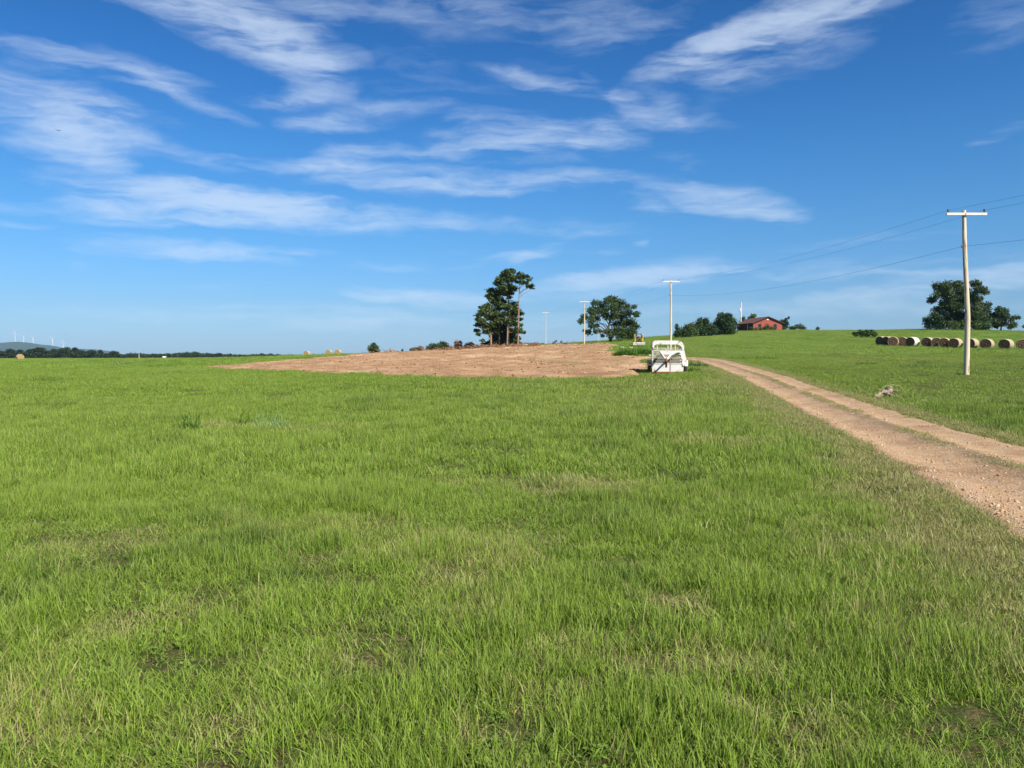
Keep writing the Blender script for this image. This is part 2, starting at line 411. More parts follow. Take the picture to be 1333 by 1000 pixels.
def scatter(name, coll, pts, idx, rot, scl, attrs, material):
    me = bpy.data.meshes.new(name)
    me.vertices.add(len(pts)); me.vertices.foreach_set('co', np.asarray(pts, np.float32).ravel())
    a = me.attributes.new('idx', 'INT', 'POINT'); a.data.foreach_set('value', np.asarray(idx, np.int32))
    a = me.attributes.new('rot', 'FLOAT_VECTOR', 'POINT'); a.data.foreach_set('vector', np.asarray(rot, np.float32).ravel())
    a = me.attributes.new('scl', 'FLOAT_VECTOR', 'POINT'); a.data.foreach_set('vector', np.asarray(scl, np.float32).ravel())
    for k, v in attrs.items():
        a = me.attributes.new(k, 'FLOAT', 'POINT'); a.data.foreach_set('value', np.asarray(v, np.float32))
    me.materials.append(material)
    o = link_mesh(name, me)
    ng = bpy.data.node_groups.new(name, 'GeometryNodeTree')
    ng.interface.new_socket('Geometry', in_out='INPUT', socket_type='NodeSocketGeometry')
    ng.interface.new_socket('Geometry', in_out='OUTPUT', socket_type='NodeSocketGeometry')
    N, L = ng.nodes, ng.links
    gi, go = N.new('NodeGroupInput'), N.new('NodeGroupOutput')
    mp = N.new('GeometryNodeMeshToPoints'); L.new(gi.outputs[0], mp.inputs['Mesh'])
    ci = N.new('GeometryNodeCollectionInfo'); ci.inputs['Collection'].default_value = coll
    ci.inputs['Separate Children'].default_value = True; ci.inputs['Reset Children'].default_value = True
    ip = N.new('GeometryNodeInstanceOnPoints'); ip.inputs['Pick Instance'].default_value = True
    def na(nm, t):
        x = N.new('GeometryNodeInputNamedAttribute'); x.data_type = t; x.inputs['Name'].default_value = nm; return x.outputs[0]
    L.new(mp.outputs[0], ip.inputs['Points']); L.new(ci.outputs[0], ip.inputs['Instance'])
    L.new(na('idx', 'INT'), ip.inputs['Instance Index'])
    er = N.new('FunctionNodeEulerToRotation'); L.new(na('rot', 'FLOAT_VECTOR'), er.inputs[0]); L.new(er.outputs[0], ip.inputs['Rotation'])
    L.new(na('scl', 'FLOAT_VECTOR'), ip.inputs['Scale']); L.new(ip.outputs[0], go.inputs[0])
    md = o.modifiers.new('scatter', 'NODES'); md.node_group = ng
    return o
# ---------------------------------------------------------------- the track: its two edges as seen, brought down to the ground
ED_L = [(1322, 693), (1271, 661), (1220, 635), (1169, 606), (1118, 576), (1070, 545), (1016, 514), (965, 490), (916, 469.5)]
ED_R = [(1333, 581), (1288, 571), (1237, 559), (1186, 545), (1135, 530), (1084, 513), (1033, 495), (982, 479), (933, 468)]
_L = np.array([hit(*p) for p in ED_L]); _Rr = np.array([hit(*p) for p in ED_R])
def _lin(P, y):                                     # x of an edge at a given y, carried on straight at the near end
    o = np.interp(y, P[:, 1], P[:, 0])
    k = (P[3, 0] - P[0, 0]) / (P[3, 1] - P[0, 1])
    return np.where(y < P[0, 1], P[0, 0] + (y - P[0, 1]) * k, o)
_ry = np.r_[np.arange(-60, 6, 2.0), np.arange(6, 40, 1.0), np.arange(40, 67, 3.0)]
_xl, _xr = _lin(_L, _ry), _lin(_Rr, _ry)
_hw = np.clip((_xr - _xl) / 2, 1.3, 1.9)
for _ in range(6):
    _hw[1:-1] = (_hw[:-2] + 2 * _hw[1:-1] + _hw[2:]) / 4
_xc = (_xl + _xr) / 2
for _ in range(4):
    _xc[1:-1] = (_xc[:-2] + 2 * _xc[1:-1] + _xc[2:]) / 4
_end = np.array([(_xc[-1] + .5, 70.0), (_xc[-1] + .2, 74), (_xc[-1] - 1.6, 78.5), (_xc[-1] - 5, 81.5), (_xc[-1] - 9.5, 82.5), (_xc[-1] - 15, 82.5)])
RC = np.r_[np.c_[_xc, _ry], _end]
RH = np.r_[_hw, np.full(len(_end), 1.45)]

def road_u(x, y):
    """Signed distance from the middle of the track over its half width, and the half width there."""
    x = np.asarray(x, float).ravel(); y = np.asarray(y, float).ravel()
    best = np.full(len(x), 1e9); u = np.full(len(x), 99.0); h = np.full(len(x), 1.5)
    for i in range(len(RC) - 1):
        a, d = RC[i], RC[i + 1] - RC[i]
        L2 = d @ d
        t = np.clip(((x - a[0]) * d[0] + (y - a[1]) * d[1]) / L2, 0, 1)
        px, py = x - a[0] - t * d[0], y - a[1] - t * d[1]
        q = px * px + py * py
        k = q < best
        sg = np.sign(d[1] * px - d[0] * py)
        hw = RH[i] + (RH[i + 1] - RH[i]) * t
        best = np.where(k, q, best); u = np.where(k, sg * np.sqrt(q) / hw, u); h = np.where(k, hw, h)
    return u, h

# ---------------------------------------------------------------- the turned soil: outline brought down to the ground
_so = [hit(*p)[:2] for p in ((255, 478.6), (300, 480.6), (350, 482.6), (420, 486), (500, 489.5), (560, 491), (640, 492), (720, 492.5), (800, 492), (838, 489.5), (848, 482), (850, 474))]
_so += [np.array(p) for p in ((14.5, 79.5), (14.5, 84.2))]
_so += [hit(*p)[:2] for p in ((846, 465.3), (806, 463.5), (804, 458))]
_so += [at(800, 450, 165)[:2], at(800, 450, 176)[:2], at(740, 450, 182)[:2], at(660, 450, 190)[:2], at(600, 455, 190)[:2], at(540, 458, 192)[:2], at(470, 460, 190)[:2]]
_so += [hit(*p)[:2] for p in ((436, 464.6), (400, 467.2), (350, 471.0), (310, 474.2), (280, 476.4))]
SOIL = np.array(_so)

def soil_d(x, y):
    """Distance to the soil's outline, positive inside."""
    x = np.asarray(x, float).ravel(); y = np.asarray(y, float).ravel()
    best = np.full(len(x), 1e9); ins = np.zeros(len(x), bool)
    for i in range(len(SOIL)):
        a, b = SOIL[i], SOIL[(i + 1) % len(SOIL)]
        d = b - a
        t = np.clip(((x - a[0]) * d[0] + (y - a[1]) * d[1]) / (d @ d), 0, 1)
        best = np.minimum(best, np.hypot(x - a[0] - t * d[0], y - a[1] - t * d[1]))
        c = (a[1] > y) != (b[1] > y)
        with np.errstate(divide='ignore', invalid='ignore'):
            ins ^= c & (x < a[0] + (y - a[1]) / (d[1] if d[1] != 0 else 1e-9) * d[0])
    sd_ = np.where(ins, best, -best)
    return sd_ + (fbm(x / 3.2, y / 3.2, 5) - .5) * 4.5 + (fbm(x / .7, y / .7, 6) - .5) * 1.2

# ---------------------------------------------------------------- ground
def axis(fine_lo, fine_hi, step, grow, far_lo, far_hi):
    a = list(np.arange(fine_lo, fine_hi + 1e-6, step))
    s, v = step, a[-1]
    while v < far_hi: s *= grow; v += s; a.append(v)
    s, v, lo = step, a[0], []
    while v > far_lo: s *= grow; v -= s; lo.append(v)
    return np.array(lo[::-1] + a)
gx = axis(-9, 19, .4, 1.055, -13000, 13000)
gy = axis(-2, 34, .4, 1.045, -3000, 13500)
GX, GY = np.meshgrid(gx, gy)
GZ = terrain(GX, GY)
_u, _h = road_u(GX, GY)
_rd = (np.abs(_u).reshape(GX.shape))
GZ = GZ - .10 * (1 - sstep(.72, .98, _rd)) - .0 * GX
_sd = soil_d(GX, GY).reshape(GX.shape)
_pit = sstep(.3, 2.6, _sd)
GZ = GZ - .5 * _pit
near = 1 - sstep(60, 120, np.hypot(GX, GY))
GZ = GZ + near * .05 * (fbm(GX / 1.7, GY / 1.7, 31) - .5) * (_rd > 1.05) * (1 - _pit)
def sod(x, y):
    """Height of the ground sheet with its small unevenness, away from track and soil."""
    return terrain(x, y) + (1 - sstep(60, 120, np.hypot(x, y))) * .05 * (fbm(x / 1.7, y / 1.7, 31) - .5)
def grid_faces(ny, nx):
    i = np.arange(ny * nx).reshape(ny, nx)
    return np.stack([i[:-1, :-1].ravel(), i[:-1, 1:].ravel(), i[1:, 1:].ravel(), i[1:, :-1].ravel()], 1)

def dryness(x, y, full=True):
    """0 lush .. 1 straw: the verge of the track, the trampled corner by the trailer, and scattered thin spots."""
    x = np.asarray(x, float); y = np.asarray(y, float)
    sh = x.shape; x = x.ravel(); y = y.ravel()
    u, h = road_u(x, y)
    de = (np.abs(u) - 1) * h                               # metres from the edge of the track
    wv = np.where(u < 0, 1.05 + 1.6 * (fbm(x / 2.2, y / 2.2, 3) - .5), .7)
    d = (1 - sstep(.35 * wv, wv * 1.25, de)) * (.52 + .7 * fbm(x / .9, y / .9, 8))
    r = np.hypot(x, y)
    n1 = fbm(x / 1.6, y / 1.6, 12); n2 = fbm(x / .55, y / .55, 14)
    spots = sstep(.57, .74, n1 * .62 + n2 * .38) * (1 - .85 * sstep(6, 13, r))
    d = np.maximum(d, spots * .42)
    big = sstep(.55, .8, fbm(x / 7 + 3, y / 11, 21)) * .22
    d = np.maximum(d, big)
    for sx, sy, sr, st in DRY_SPOTS:
        q = np.hypot((x - sx) / sr, (y - sy) / (sr * .8))
        d = np.maximum(d, .85 * st * (1 - sstep(.35, 1.1, q + (n2 - .5) * .9)))
    return np.clip(d, 0, 1).reshape(sh)
DRY_SPOTS = []
for px, py, r, s in ((770, 636, 1.0, .8), (160, 812, .32, .9), (880, 790, .25, .95), (930, 870, .40, .85), (960, 920, .22, .9), (830, 870, .25, .6), (720, 850, .25, .55), (640, 960, .2, .6),
                     (40, 960, .3, .5), (310, 960, .25, .6), (250, 800, .35, .4), (690, 905, .3, .45), (1060, 960, .3, .4), (480, 700, .5, .2), (940, 577, 1.6, .5), (900, 505, 5.5, .55),
                     (960, 500, 4.0, .6), (860, 498, 4.0, .45), (300, 556, 1.2, .5), (905, 484, 3.5, .5), (420, 560, 1.6, .3), (1010, 545, 1.8, .4), (620, 800, .5, .3)):
    p = hit(px, py); DRY_SPOTS.append((p[0], p[1], r, s))

gd = dryness(GX, GY)
gm = np.maximum(sstep(30, 110, np.hypot(GX, GY)), 0)
ground_me = mesh_np('ground', np.stack([GX.ravel(), GY.ravel(), GZ.ravel()], 1), grid_faces(len(gy), len(gx)), {'dry': gd.ravel(), 'farness': gm.ravel()}, smooth=True)

m, n, l = new_mat('meadow floor')
g = nd(n, 'ShaderNodeNewGeometry')
def gnoise(scale, det=5, rough=.6, stretch=None):
    x = nd(n, 'ShaderNodeTexNoise'); x.inputs['Scale'].default_value = scale; x.inputs['Detail'].default_value = det; x.inputs['Roughness'].default_value = rough
    if stretch:
        q = nd(n, 'ShaderNodeMapping'); q.inputs['Scale'].default_value = stretch; l.new(g.outputs['Position'], q.inputs[0]); l.new(q.outputs[0], x.inputs['Vector'])
    else: l.new(g.outputs['Position'], x.inputs['Vector'])
    return x.outputs['Fac']
def gmix(a, b, f):
    x = nd(n, 'ShaderNodeMixRGB')
    for s, v in (('Color1', a), ('Color2', b)):
        if isinstance(v, tuple): x.inputs[s].default_value = (*v, 1)
        else: l.new(v, x.inputs[s])
    l.new(f, x.inputs['Fac']); return x.outputs[0]
def gramp(v, lo, hi):
    x = nd(n, 'ShaderNodeMapRange'); x.inputs['From Min'].default_value = lo; x.inputs['From Max'].default_value = hi; l.new(v, x.inputs['Value']); return x.outputs[0]
thatch = gmix((.050, .040, .018), (.17, .135, .065), gramp(gnoise(30, 6, .7), .35, .68))
thatch = gmix(thatch, (.060, .090, .018), gramp(gnoise(9, 4), .38, .58))
sward = gmix((.090, .160, .024), (.150, .225, .042), gramp(gnoise(.9, 6, .65, (1, .45, 1)), .35, .66))
sward = gmix(sward, (.085, .145, .024), gramp(gnoise(.055, 4, .55, (1, .5, 1)), .50, .70))
sward = gmix(sward, (.19, .21, .055), gramp(gnoise(.021, 4, .6, (1, .6, 1)), .52, .72))
fa = nd(n, 'ShaderNodeAttribute', attribute_name='farness'); dr = nd(n, 'ShaderNodeAttribute', attribute_name='dry')
base = gmix(thatch, sward, fa.outputs['Fac'])
straw = gmix((.15, .13, .06), (.38, .32, .16), gramp(gnoise(24, 6, .7), .34, .66))
base = gmix(base, straw, mth(n, l, 'MULTIPLY', dr.outputs['Fac'], .5))
p = nd(n, 'ShaderNodeBsdfPrincipled'); p.inputs['Roughness'].default_value = .95; p.inputs['Specular IOR Level'].default_value = .08; l.new(base, p.inputs['Base Color'])
b = nd(n, 'ShaderNodeBump'); b.inputs['Distance'].default_value = .12; l.new(gnoise(3.0, 8, .7), b.inputs['Height']); l.new(b.outputs[0], p.inputs['Normal'])
o = nd(n, 'ShaderNodeOutputMaterial'); l.new(p.outputs[0], o.inputs['Surface'])
ground = link_mesh('ground', ground_me, None, m); ground['kind'] = 'structure'

# ---------------------------------------------------------------- dirt road
def resample(C, H, step):
    seg = np.hypot(*np.diff(C, axis=0).T); s = np.r_[0, np.cumsum(seg)]
    q = np.arange(0, s[-1], step)
    X, Y, W = np.interp(q, s, C[:, 0]), np.interp(q, s, C[:, 1]), np.interp(q, s, H)
    for _ in range(int(3 / step)):
        for A in (X, Y): A[1:-1] = (A[:-2] + 2 * A[1:-1] + A[2:]) / 4
    return X, Y, W, q
rx, ry, rw, rs = resample(RC, RH, .3)
tx, ty = np.gradient(rx), np.gradient(ry); tl = np.hypot(tx, ty); nx_, ny_ = ty / tl, -tx / tl
uu = np.linspace(-1.12, 1.12, 41)
U, S_ = np.meshgrid(uu, rs)
RX = rx[:, None] + nx_[:, None] * U * rw[:, None]; RY = ry[:, None] + ny_[:, None] * U * rw[:, None]
prof = -.045 * np.exp(-((np.abs(U) - .52) / .24) ** 2) + .035 * np.exp(-(U / .2) ** 2)
edge = sstep(.86, 1.10, np.abs(U) + (fbm(RX / .8, RY / .8, 41) - .5) * .22)
RZ = terrain(RX, RY) + .012 + prof + .03 * (fbm(RX / .5, RY / .5, 42) - .5) + .018 * (fbm(RX / .12, RY / .12, 43) - .5) - edge * .085
road_me = mesh_np('dirt_road', np.stack([RX.ravel(), RY.ravel(), RZ.ravel()], 1), grid_faces(*U.shape)[:, ::-1], {'across': U.ravel()}, smooth=True)
m, n, l = new_mat('gravel track')
g = nd(n, 'ShaderNodeNewGeometry')
ac = nd(n, 'ShaderNodeAttribute', attribute_name='across')
au = mth(n, l, 'ADD', mth(n, l, 'ABSOLUTE', ac.outputs['Fac']), mth(n, l, 'MULTIPLY_ADD', gnoise(1.3, 5, .65), .5, -.25))
dirt = gmix((.345, .218, .118), (.44, .30, .175), gramp(gnoise(2.2, 7, .68), .36, .66))
dirt = gmix(dirt, (.26, .15, .085), gramp(gnoise(.45, 4, .6), .52, .70))
vor = nd(n, 'ShaderNodeTexVoronoi'); vor.inputs['Scale'].default_value = 26; l.new(g.outputs['Position'], vor.inputs['Vector'])
dirt = gmix(dirt, vor.outputs['Color'], mth(n, l, 'MULTIPLY', gramp(gnoise(5, 3), .5, .62), .10))
dirt = gmix(dirt, (.55, .44, .33), mth(n, l, 'MULTIPLY', gramp(vor.outputs['Distance'], .16, .05), .55))
mid = gmix((.17, .125, .072), (.26, .185, .11), gramp(gnoise(7, 6, .7), .4, .6))
f_mid = mth(n, l, 'MULTIPLY', gramp(au, .24, .06), gramp(gnoise(.8, 4), .30, .50))
dirt = gmix(dirt, mid, f_mid)
dirt = gmix(dirt, (.25, .18, .105), gramp(au, .84, 1.06))
p = nd(n, 'ShaderNodeBsdfPrincipled'); p.inputs['Roughness'].default_value = .95; p.inputs['Specular IOR Level'].default_value = .15; l.new(dirt, p.inputs['Base Color'])
b = nd(n, 'ShaderNodeBump'); b.inputs['Distance'].default_value = .02
bh = mth(n, l, 'ADD', gnoise(14, 7, .7), mth(n, l, 'MULTIPLY', vor.outputs['Distance'], -.5)); l.new(bh, b.inputs['Height']); l.new(b.outputs[0], p.inputs['Normal'])
o = nd(n, 'ShaderNodeOutputMaterial'); l.new(p.outputs[0], o.inputs['Surface'])
road = link_mesh('dirt_road', road_me, None, m); road['kind'] = 'structure'

# ---------------------------------------------------------------- turned soil
sx = np.arange(SOIL[:, 0].min() - 3, SOIL[:, 0].max() + 3, .34); sy = np.arange(SOIL[:, 1].min() - 3, SOIL[:, 1].max() + 3, .40)
SX, SY = np.meshgrid(sx, sy)
SX = SX + (vnoise(SX * 3, SY * 3, 61) - .5) * .25; SY = SY + (vnoise(SX * 3 + 9, SY * 3, 62) - .5) * .25
dd = soil_d(SX, SY).reshape(SX.shape)
rise = sstep(-.4, 1.5, dd)
fur = np.sin((SX * .80 - SY * .38) * 2.1 + 4 * fbm(SX / 9, SY / 9, 66))           # tine marks running away to the right
clod = fbm(SX / .75, SY / .75, 51, 4); lump = sstep(.62, .85, vnoise(SX / .6, SY / .6, 53)) ; swell = fbm(SX / 6, SY / 6, 55, 3)
SZ = terrain(SX, SY) - .42 + rise * (.44 + (clod - .5) * .20 + lump * .06 + fur * .045 + (swell - .42) * .40)
fq = grid_faces(*SX.shape)
keep = (dd.ravel()[fq].max(1) > -.6)
fq = fq[keep]
used = np.unique(fq); remap = np.full(SX.size, -1); remap[used] = np.arange(len(used))
soil_me = mesh_np('tilled_soil', np.stack([SX.ravel(), SY.ravel(), SZ.ravel()], 1)[used], remap[fq], {'height': (clod * .6 + swell * .4).ravel()[used]}, smooth=True)
m, n, l = new_mat('turned earth')
g = nd(n, 'ShaderNodeNewGeometry')
so = gmix((.29, .165, .085), (.425, .275, .155), gramp(gnoise(1.1, 7, .68), .36, .66))
so = gmix(so, (.52, .35, .215), gramp(gnoise(.16, 5, .6, (1, .4, 1)), .50, .68))
so = gmix(so, (.21, .105, .058), gramp(gnoise(1.4, 5, .7), .60, .70))
so = gmix(so, (.24, .13, .074), mth(n, l, 'MULTIPLY', gramp(gnoise(.22, 5, .65, (.45, 1.6, 1)), .50, .66), .7))
so = gmix(so, (.14, .16, .055), mth(n, l, 'MULTIPLY', gramp(gnoise(.10, 5, .7, (.5, 1.2, 1)), .56, .70), .6))
p = nd(n, 'ShaderNodeBsdfPrincipled'); p.inputs['Roughness'].default_value = .95; p.inputs['Specular IOR Level'].default_value = .1; l.new(so, p.inputs['Base Color'])
b = nd(n, 'ShaderNodeBump'); b.inputs['Distance'].default_value = .12; l.new(gnoise(4.5, 7, .7), b.inputs['Height']); l.new(b.outputs[0], p.inputs['Normal'])
o = nd(n, 'ShaderNodeOutputMaterial'); l.new(p.outputs[0], o.inputs['Surface'])
soil = link_mesh('tilled_soil', soil_me, None, m); soil['kind'] = 'structure'

# ---------------------------------------------------------------- far hills
hill_m = rough_mat('far forest', (.022, .045, .030), (.035, .062, .036), .004, .95, .05, coords='Object')
def ridge(name, prof, d, half):
    xs = np.linspace(prof[0][0], prof[-1][0], 140)
    tp = np.interp(xs, [q[0] for q in prof], [q[1] for q in prof])
    for _ in range(6): tp[1:-1] = (tp[:-2] + 2 * tp[1:-1] + tp[2:]) / 4
    tp = tp + (fbm(xs / 7, xs * 0, 71) - .5) * 1.1
    vs = np.linspace(-1, 1, 25)
    V = []
    for x_, t_ in zip(xs, tp):
        pk = at(x_, t_, d)
        for v in vs:
            V.append((pk[0] * (1 + v * half / d), d + v * half, -5 + (pk[2] + 5) * (0.5 + .5 * math.cos(math.pi * v)) ** 1.2))
    o = link_mesh(name, mesh_np(name, np.array(V), grid_faces(len(xs), len(vs)), smooth=True), None, hill_m)
    o['kind'] = 'structure'; return o
ridge('hill', [(-420, 470), (-300, 452), (-160, 444), (-60, 447), (0, 446.5), (18, 445), (36, 445.5), (52, 448.5), (75, 451), (88, 455), (110, 463), (130, 470)], 9000, 1600)
ridge('hill', [(60, 470), (85, 460), (106, 454), (128, 455.2), (146, 457.5), (158, 461), (190, 470)], 10500, 1500)

# ---------------------------------------------------------------- the air
hb = MB().box((0, 5000, 146), (30000, 19400, 308))
hz_m, n, l = new_mat('air')
v = nd(n, 'ShaderNodeVolumePrincipled'); v.inputs['Color'].default_value = (.50, .74, 1.0, 1); v.inputs['Density'].default_value = HAZE if 'HAZE' in globals() else 4e-5; v.inputs['Anisotropy'].default_value = .0
o = nd(n, 'ShaderNodeOutputMaterial'); l.new(v.outputs[0], o.inputs['Volume'])
haze = hb.build('haze', hz_m); haze['kind'] = 'stuff'
# ---------------------------------------------------------------- trees and bushes
bark_pine = rough_mat('pine bark', (.20, .13, .09), (.30, .21, .15), 4, .9, .1, .03, 9, (1, 1, .3))
bark_oak = rough_mat('oak bark', (.09, .075, .06), (.15, .125, .10), 4, .9, .1, .03, 9, (1, 1, .3))
leaf_pine = leaf_mat('pine needles', (.024, .046, .014), (.095, .140, .034), .15, .5)
leaf_oak = leaf_mat('oak leaves', (.022, .045, .015), (.085, .130, .034), .18, .5)
leaf_grove = leaf_mat('grove leaves', (.020, .042, .016), (.075, .115, .034), .18, .4)
leaf_cedar = leaf_mat('cedar sprays', (.014, .036, .015), (.052, .095, .030), .10, .6)
leaf_bush = leaf_mat('bush leaves', (.030, .060, .018), (.085, .140, .035), .2, .8)
leaf_far = leaf_mat('distant leaves', (.014, .028, .014), (.040, .066, .026), .12, .05)
leaf_weed = leaf_mat('weed leaves', (.055, .140, .018), (.140, .260, .042), .3, 1.5, .08)
leaf_weed_pale = leaf_mat('pale weed leaves', (.19, .32, .11), (.32, .45, .19), .3, 1.5, .08)
leaf_brown = leaf_mat('dead leaves', (.13, .065, .035), (.30, .17, .09), .2, 1.0)

def cards(C, size, r_, flat=.35, seed=0, elong=1.5, tint=None):
    """One leaf spray (a bent four-point card) at every centre."""
    q = np.random.default_rng(seed)
    N = len(C)
    nrm = q.normal(size=(N, 3)); nrm[:, 2] += flat * np.sign(q.random(N) - .25) * 1.6; nrm /= np.linalg.norm(nrm, axis=1)[:, None]
    t = q.normal(size=(N, 3)); t -= (t * nrm).sum(1)[:, None] * nrm; t /= np.linalg.norm(t, axis=1)[:, None]
    b = np.cross(nrm, t)
    s = size * q.uniform(.55, 1.35, N)[:, None]
    a_ = t * s * .5 * elong; b_ = b * s * .5
    V = np.stack([C - a_, C - a_ * .1 - b_ + nrm * s * .12, C + a_, C + a_ * .15 + b_ + nrm * s * .12], 1).reshape(-1, 3)
    Fq = np.arange(N * 4).reshape(N, 4)
    tt = np.repeat(q.random(N) if tint is None else tint, 4)
    return V, Fq, tt

DENS = 2.5
def blob_cloud(blobs, size, dens, seed, squash=.8, edge=.18, grow=1.22):
    """blobs: rows x, y, z, r. Leaf centres through each blob, denser near its skin, ragged outside."""
    q = np.random.default_rng(seed)
    out, tn = [], []
    for x, y, z, r in blobs:
        r = r * grow
        N = max(8, int(DENS * dens * math.pi * r * r / (size * size)))
        d = q.normal(size=(N, 3)); d /= np.linalg.norm(d, axis=1)[:, None]
        rr = r * (q.random(N) ** .42) * (1 + edge * q.normal(size=N))
        P = d * rr[:, None]; P[:, 2] *= squash
        out.append(P + (x, y, z)); tn.append(np.clip(.5 + .35 * q.normal() * .6 + .25 * q.normal(size=N), 0, 1))
    return np.concatenate(out), np.concatenate(tn)

def crown_mesh(name, blobs, size, dens, seed, **k):
    kk = {a: k.pop(a) for a in ('flat', 'elong') if a in k}
    P, tn = blob_cloud(blobs, size, dens, seed, **k)
    V, Fq, tt = cards(P, size, 0, seed=seed + 1, tint=tn, **kk)
    return mesh_np(name, V, Fq, {'tint': tt})

def seen_blobs(lst, k, ox, oy, d, base, seed, spread):
    """Blobs read off an enlarged crop of the photograph: x, y, r in crop pixels (k per pixel), given their real size and a place in depth."""
    q = np.random.default_rng(seed); out = []
    for x, y, r in lst:
        dy = q.uniform(-1, 1) * spread
        p = at(ox + x / k, oy + y / k, d)
        out.append((p[0] - base[0], dy, p[2] - base[2], r / k / 1000 * d))
    return np.array(out)

def limbs(mb, root, tips, r0, seed, sag=.12):
    q = np.random.default_rng(seed)
    for tp in tips:
        a, b = np.array(root, float), np.array(tp, float)
        L = np.linalg.norm(b - a)
        m1 = a + (b - a) * .35 + q.normal(size=3) * L * .05 + (0, 0, L * sag * .5); m2 = a + (b - a) * .7 + q.normal(size=3) * L * .05 + (0, 0, L * sag * .3)
        mb.tube([a, m1, m2, b], [r0, r0 * .7, r0 * .42, r0 * .15], 6, cap=False)

def tree(name, label, cat, base, blobs, trunk_pts, trunk_r, leaf, bark, size, dens, seed, tips=8, group=None, squash=.8, fork=None, tip_r=.4, **k):
    o = empty(name, base); tag(o, label, cat, group)
    mb = MB(); mb.tube(trunk_pts, trunk_r, 10, cap=False)
    q = np.random.default_rng(seed)
    if tips:
        sel = blobs[q.permutation(len(blobs))[:tips]]
        pts = np.array(trunk_pts, float)
        for bl in sel:                                         # each limb leaves the trunk a little below the height of its clump
            zz = np.clip(bl[2] - .5 * np.hypot(bl[0], bl[1]) - .3, pts[1, 2] if fork is None else fork, pts[-1, 2])
            r = [np.interp(zz, pts[:, 2], pts[:, i]) for i in range(3)]
            limbs(mb, r, [bl[:3]], np.interp(zz, pts[:, 2], trunk_r) * tip_r + .02, int(q.integers(1e6)))
    mb.build('trunk', bark, o)
    link_mesh('crown', crown_mesh('crown', blobs, size, dens, seed, squash=squash, **k), o, leaf)
    return o

def ground_pt(px, d):
    r = ray(px, HZ); x = r[0] * d / r[1]
    return np.array([x, d, gz(x, d)])

# --- the pine stand on the far side of the turned soil
PK = (8.33, 610, 340)
PD = 170
def pine(label, trunk_px, bl, seed, lean=0.0, top=None, d=PD, r0=.26, spread=1.6, tips=10, bark=bark_pine, dens=2.3, name='pine_tree', cat='pine tree', size=.28, group='pines on the far side of the turned soil', squash=.62):
    base = ground_pt(610 + trunk_px / PK[0], d)
    B = seen_blobs(bl, *PK, d, base, seed, spread)
    h = B[:, 2].max() if top is None else top
    tp = [(0, 0, -.3), (lean * .3, 0, h * .33), (lean * .6, .1, h * .66), (lean, 0, h)]
    return tree(name, label, cat, base, B, tp, [r0, r0 * .8, r0 * .55, r0 * .2], leaf_pine, bark, size, dens, seed, tips=tips, group=group, squash=squash, flat=.7, elong=1.9, tip_r=.35, grow=1.22)
pine('tallest pine of the stand, its dark crown topping the middle', 430, [(420, 140, 62), (460, 115, 46), (378, 160, 38), (345, 215, 50), (430, 210, 52), (480, 185, 46), (308, 250, 38), (368, 280, 52), (440, 275, 52), (490, 295, 42), (420, 330, 42), (352, 330, 42), (385, 360, 30), (460, 350, 32)], 11, .0)
pine('bushy pine with rounded layered crown, just left of the tallest pine', 330, [(250, 330, 52), (300, 365, 50), (218, 385, 36), (340, 415, 42), (378, 440, 34), (262, 425, 44), (300, 450, 44), (340, 470, 40), (440, 385, 30), (330, 500, 46), (385, 500, 40)], 12, .2, d=PD + 1)
pine('broad low pine at the left edge of the stand, branches nearly to the ground', 243, [(130, 500, 26), (200, 490, 50), (250, 520, 50), (170, 560, 58), (112, 590, 35), (88, 630, 25), (230, 610, 52), (140, 650, 44), (98, 690, 34), (180, 700, 52), (260, 690, 44), (88, 755, 32), (108, 795, 26), (200, 755, 50), (280, 755, 52), (310, 640, 50), (150, 860, 22), (300, 580, 44)], 13, -.1, d=PD - 1, dens=2.5)
pine('shorter pine with a spreading crown in front of the stand\'s right side', 418, [(480, 470, 52), (430, 500, 42), (500, 530, 52), (450, 570, 52), (540, 560, 42), (575, 570, 25), (480, 620, 52), (560, 630, 26), (430, 650, 44), (500, 680, 44), (560, 690, 30), (540, 750, 44), (590, 770, 28), (500, 760, 44), (390, 570, 46), (350, 640, 56)], 14, .3, d=PD - 2, r0=.22)
pine('slender pine with a bare trunk and an open flat crown, right end of the stand', 536, [(555, 140, 32), (600, 165, 36), (540, 178, 32), (658, 205, 28), (580, 228, 32), (622, 240, 26), (655, 272, 30), (705, 298, 14), (690, 262, 20), (528, 218, 24), (575, 195, 25), (640, 160, 18), (680, 285, 18)], 15, .35, d=PD - 4, r0=.20, dens=2.4, tips=12)
B = seen_blobs([(340, 640, 62), (330, 700, 70), (300, 780, 62), (300, 850, 62), (360, 830, 72), (400, 880, 60), (440, 800, 60), (470, 860, 50), (500, 880, 34), (200, 900, 34), (250, 890, 40), (420, 740, 60), (350, 900, 50), (160, 905, 26), (520, 840, 40), (540, 900, 30), (280, 700, 50), (480, 780, 46)], *PK, PD + 3, ground_pt(655, PD + 3), 16, 1.4)
tree('cedar_tree', 'dark low cedar thicket filling the foot of the pine stand', 'cedar', ground_pt(655, PD + 3), B, [(0, 0, -.3), (0, 0, 2), (0, 0, 4)], [.2, .15, .05], leaf_cedar, bark_oak, .34, 2.6, 16, tips=5, flat=.4)

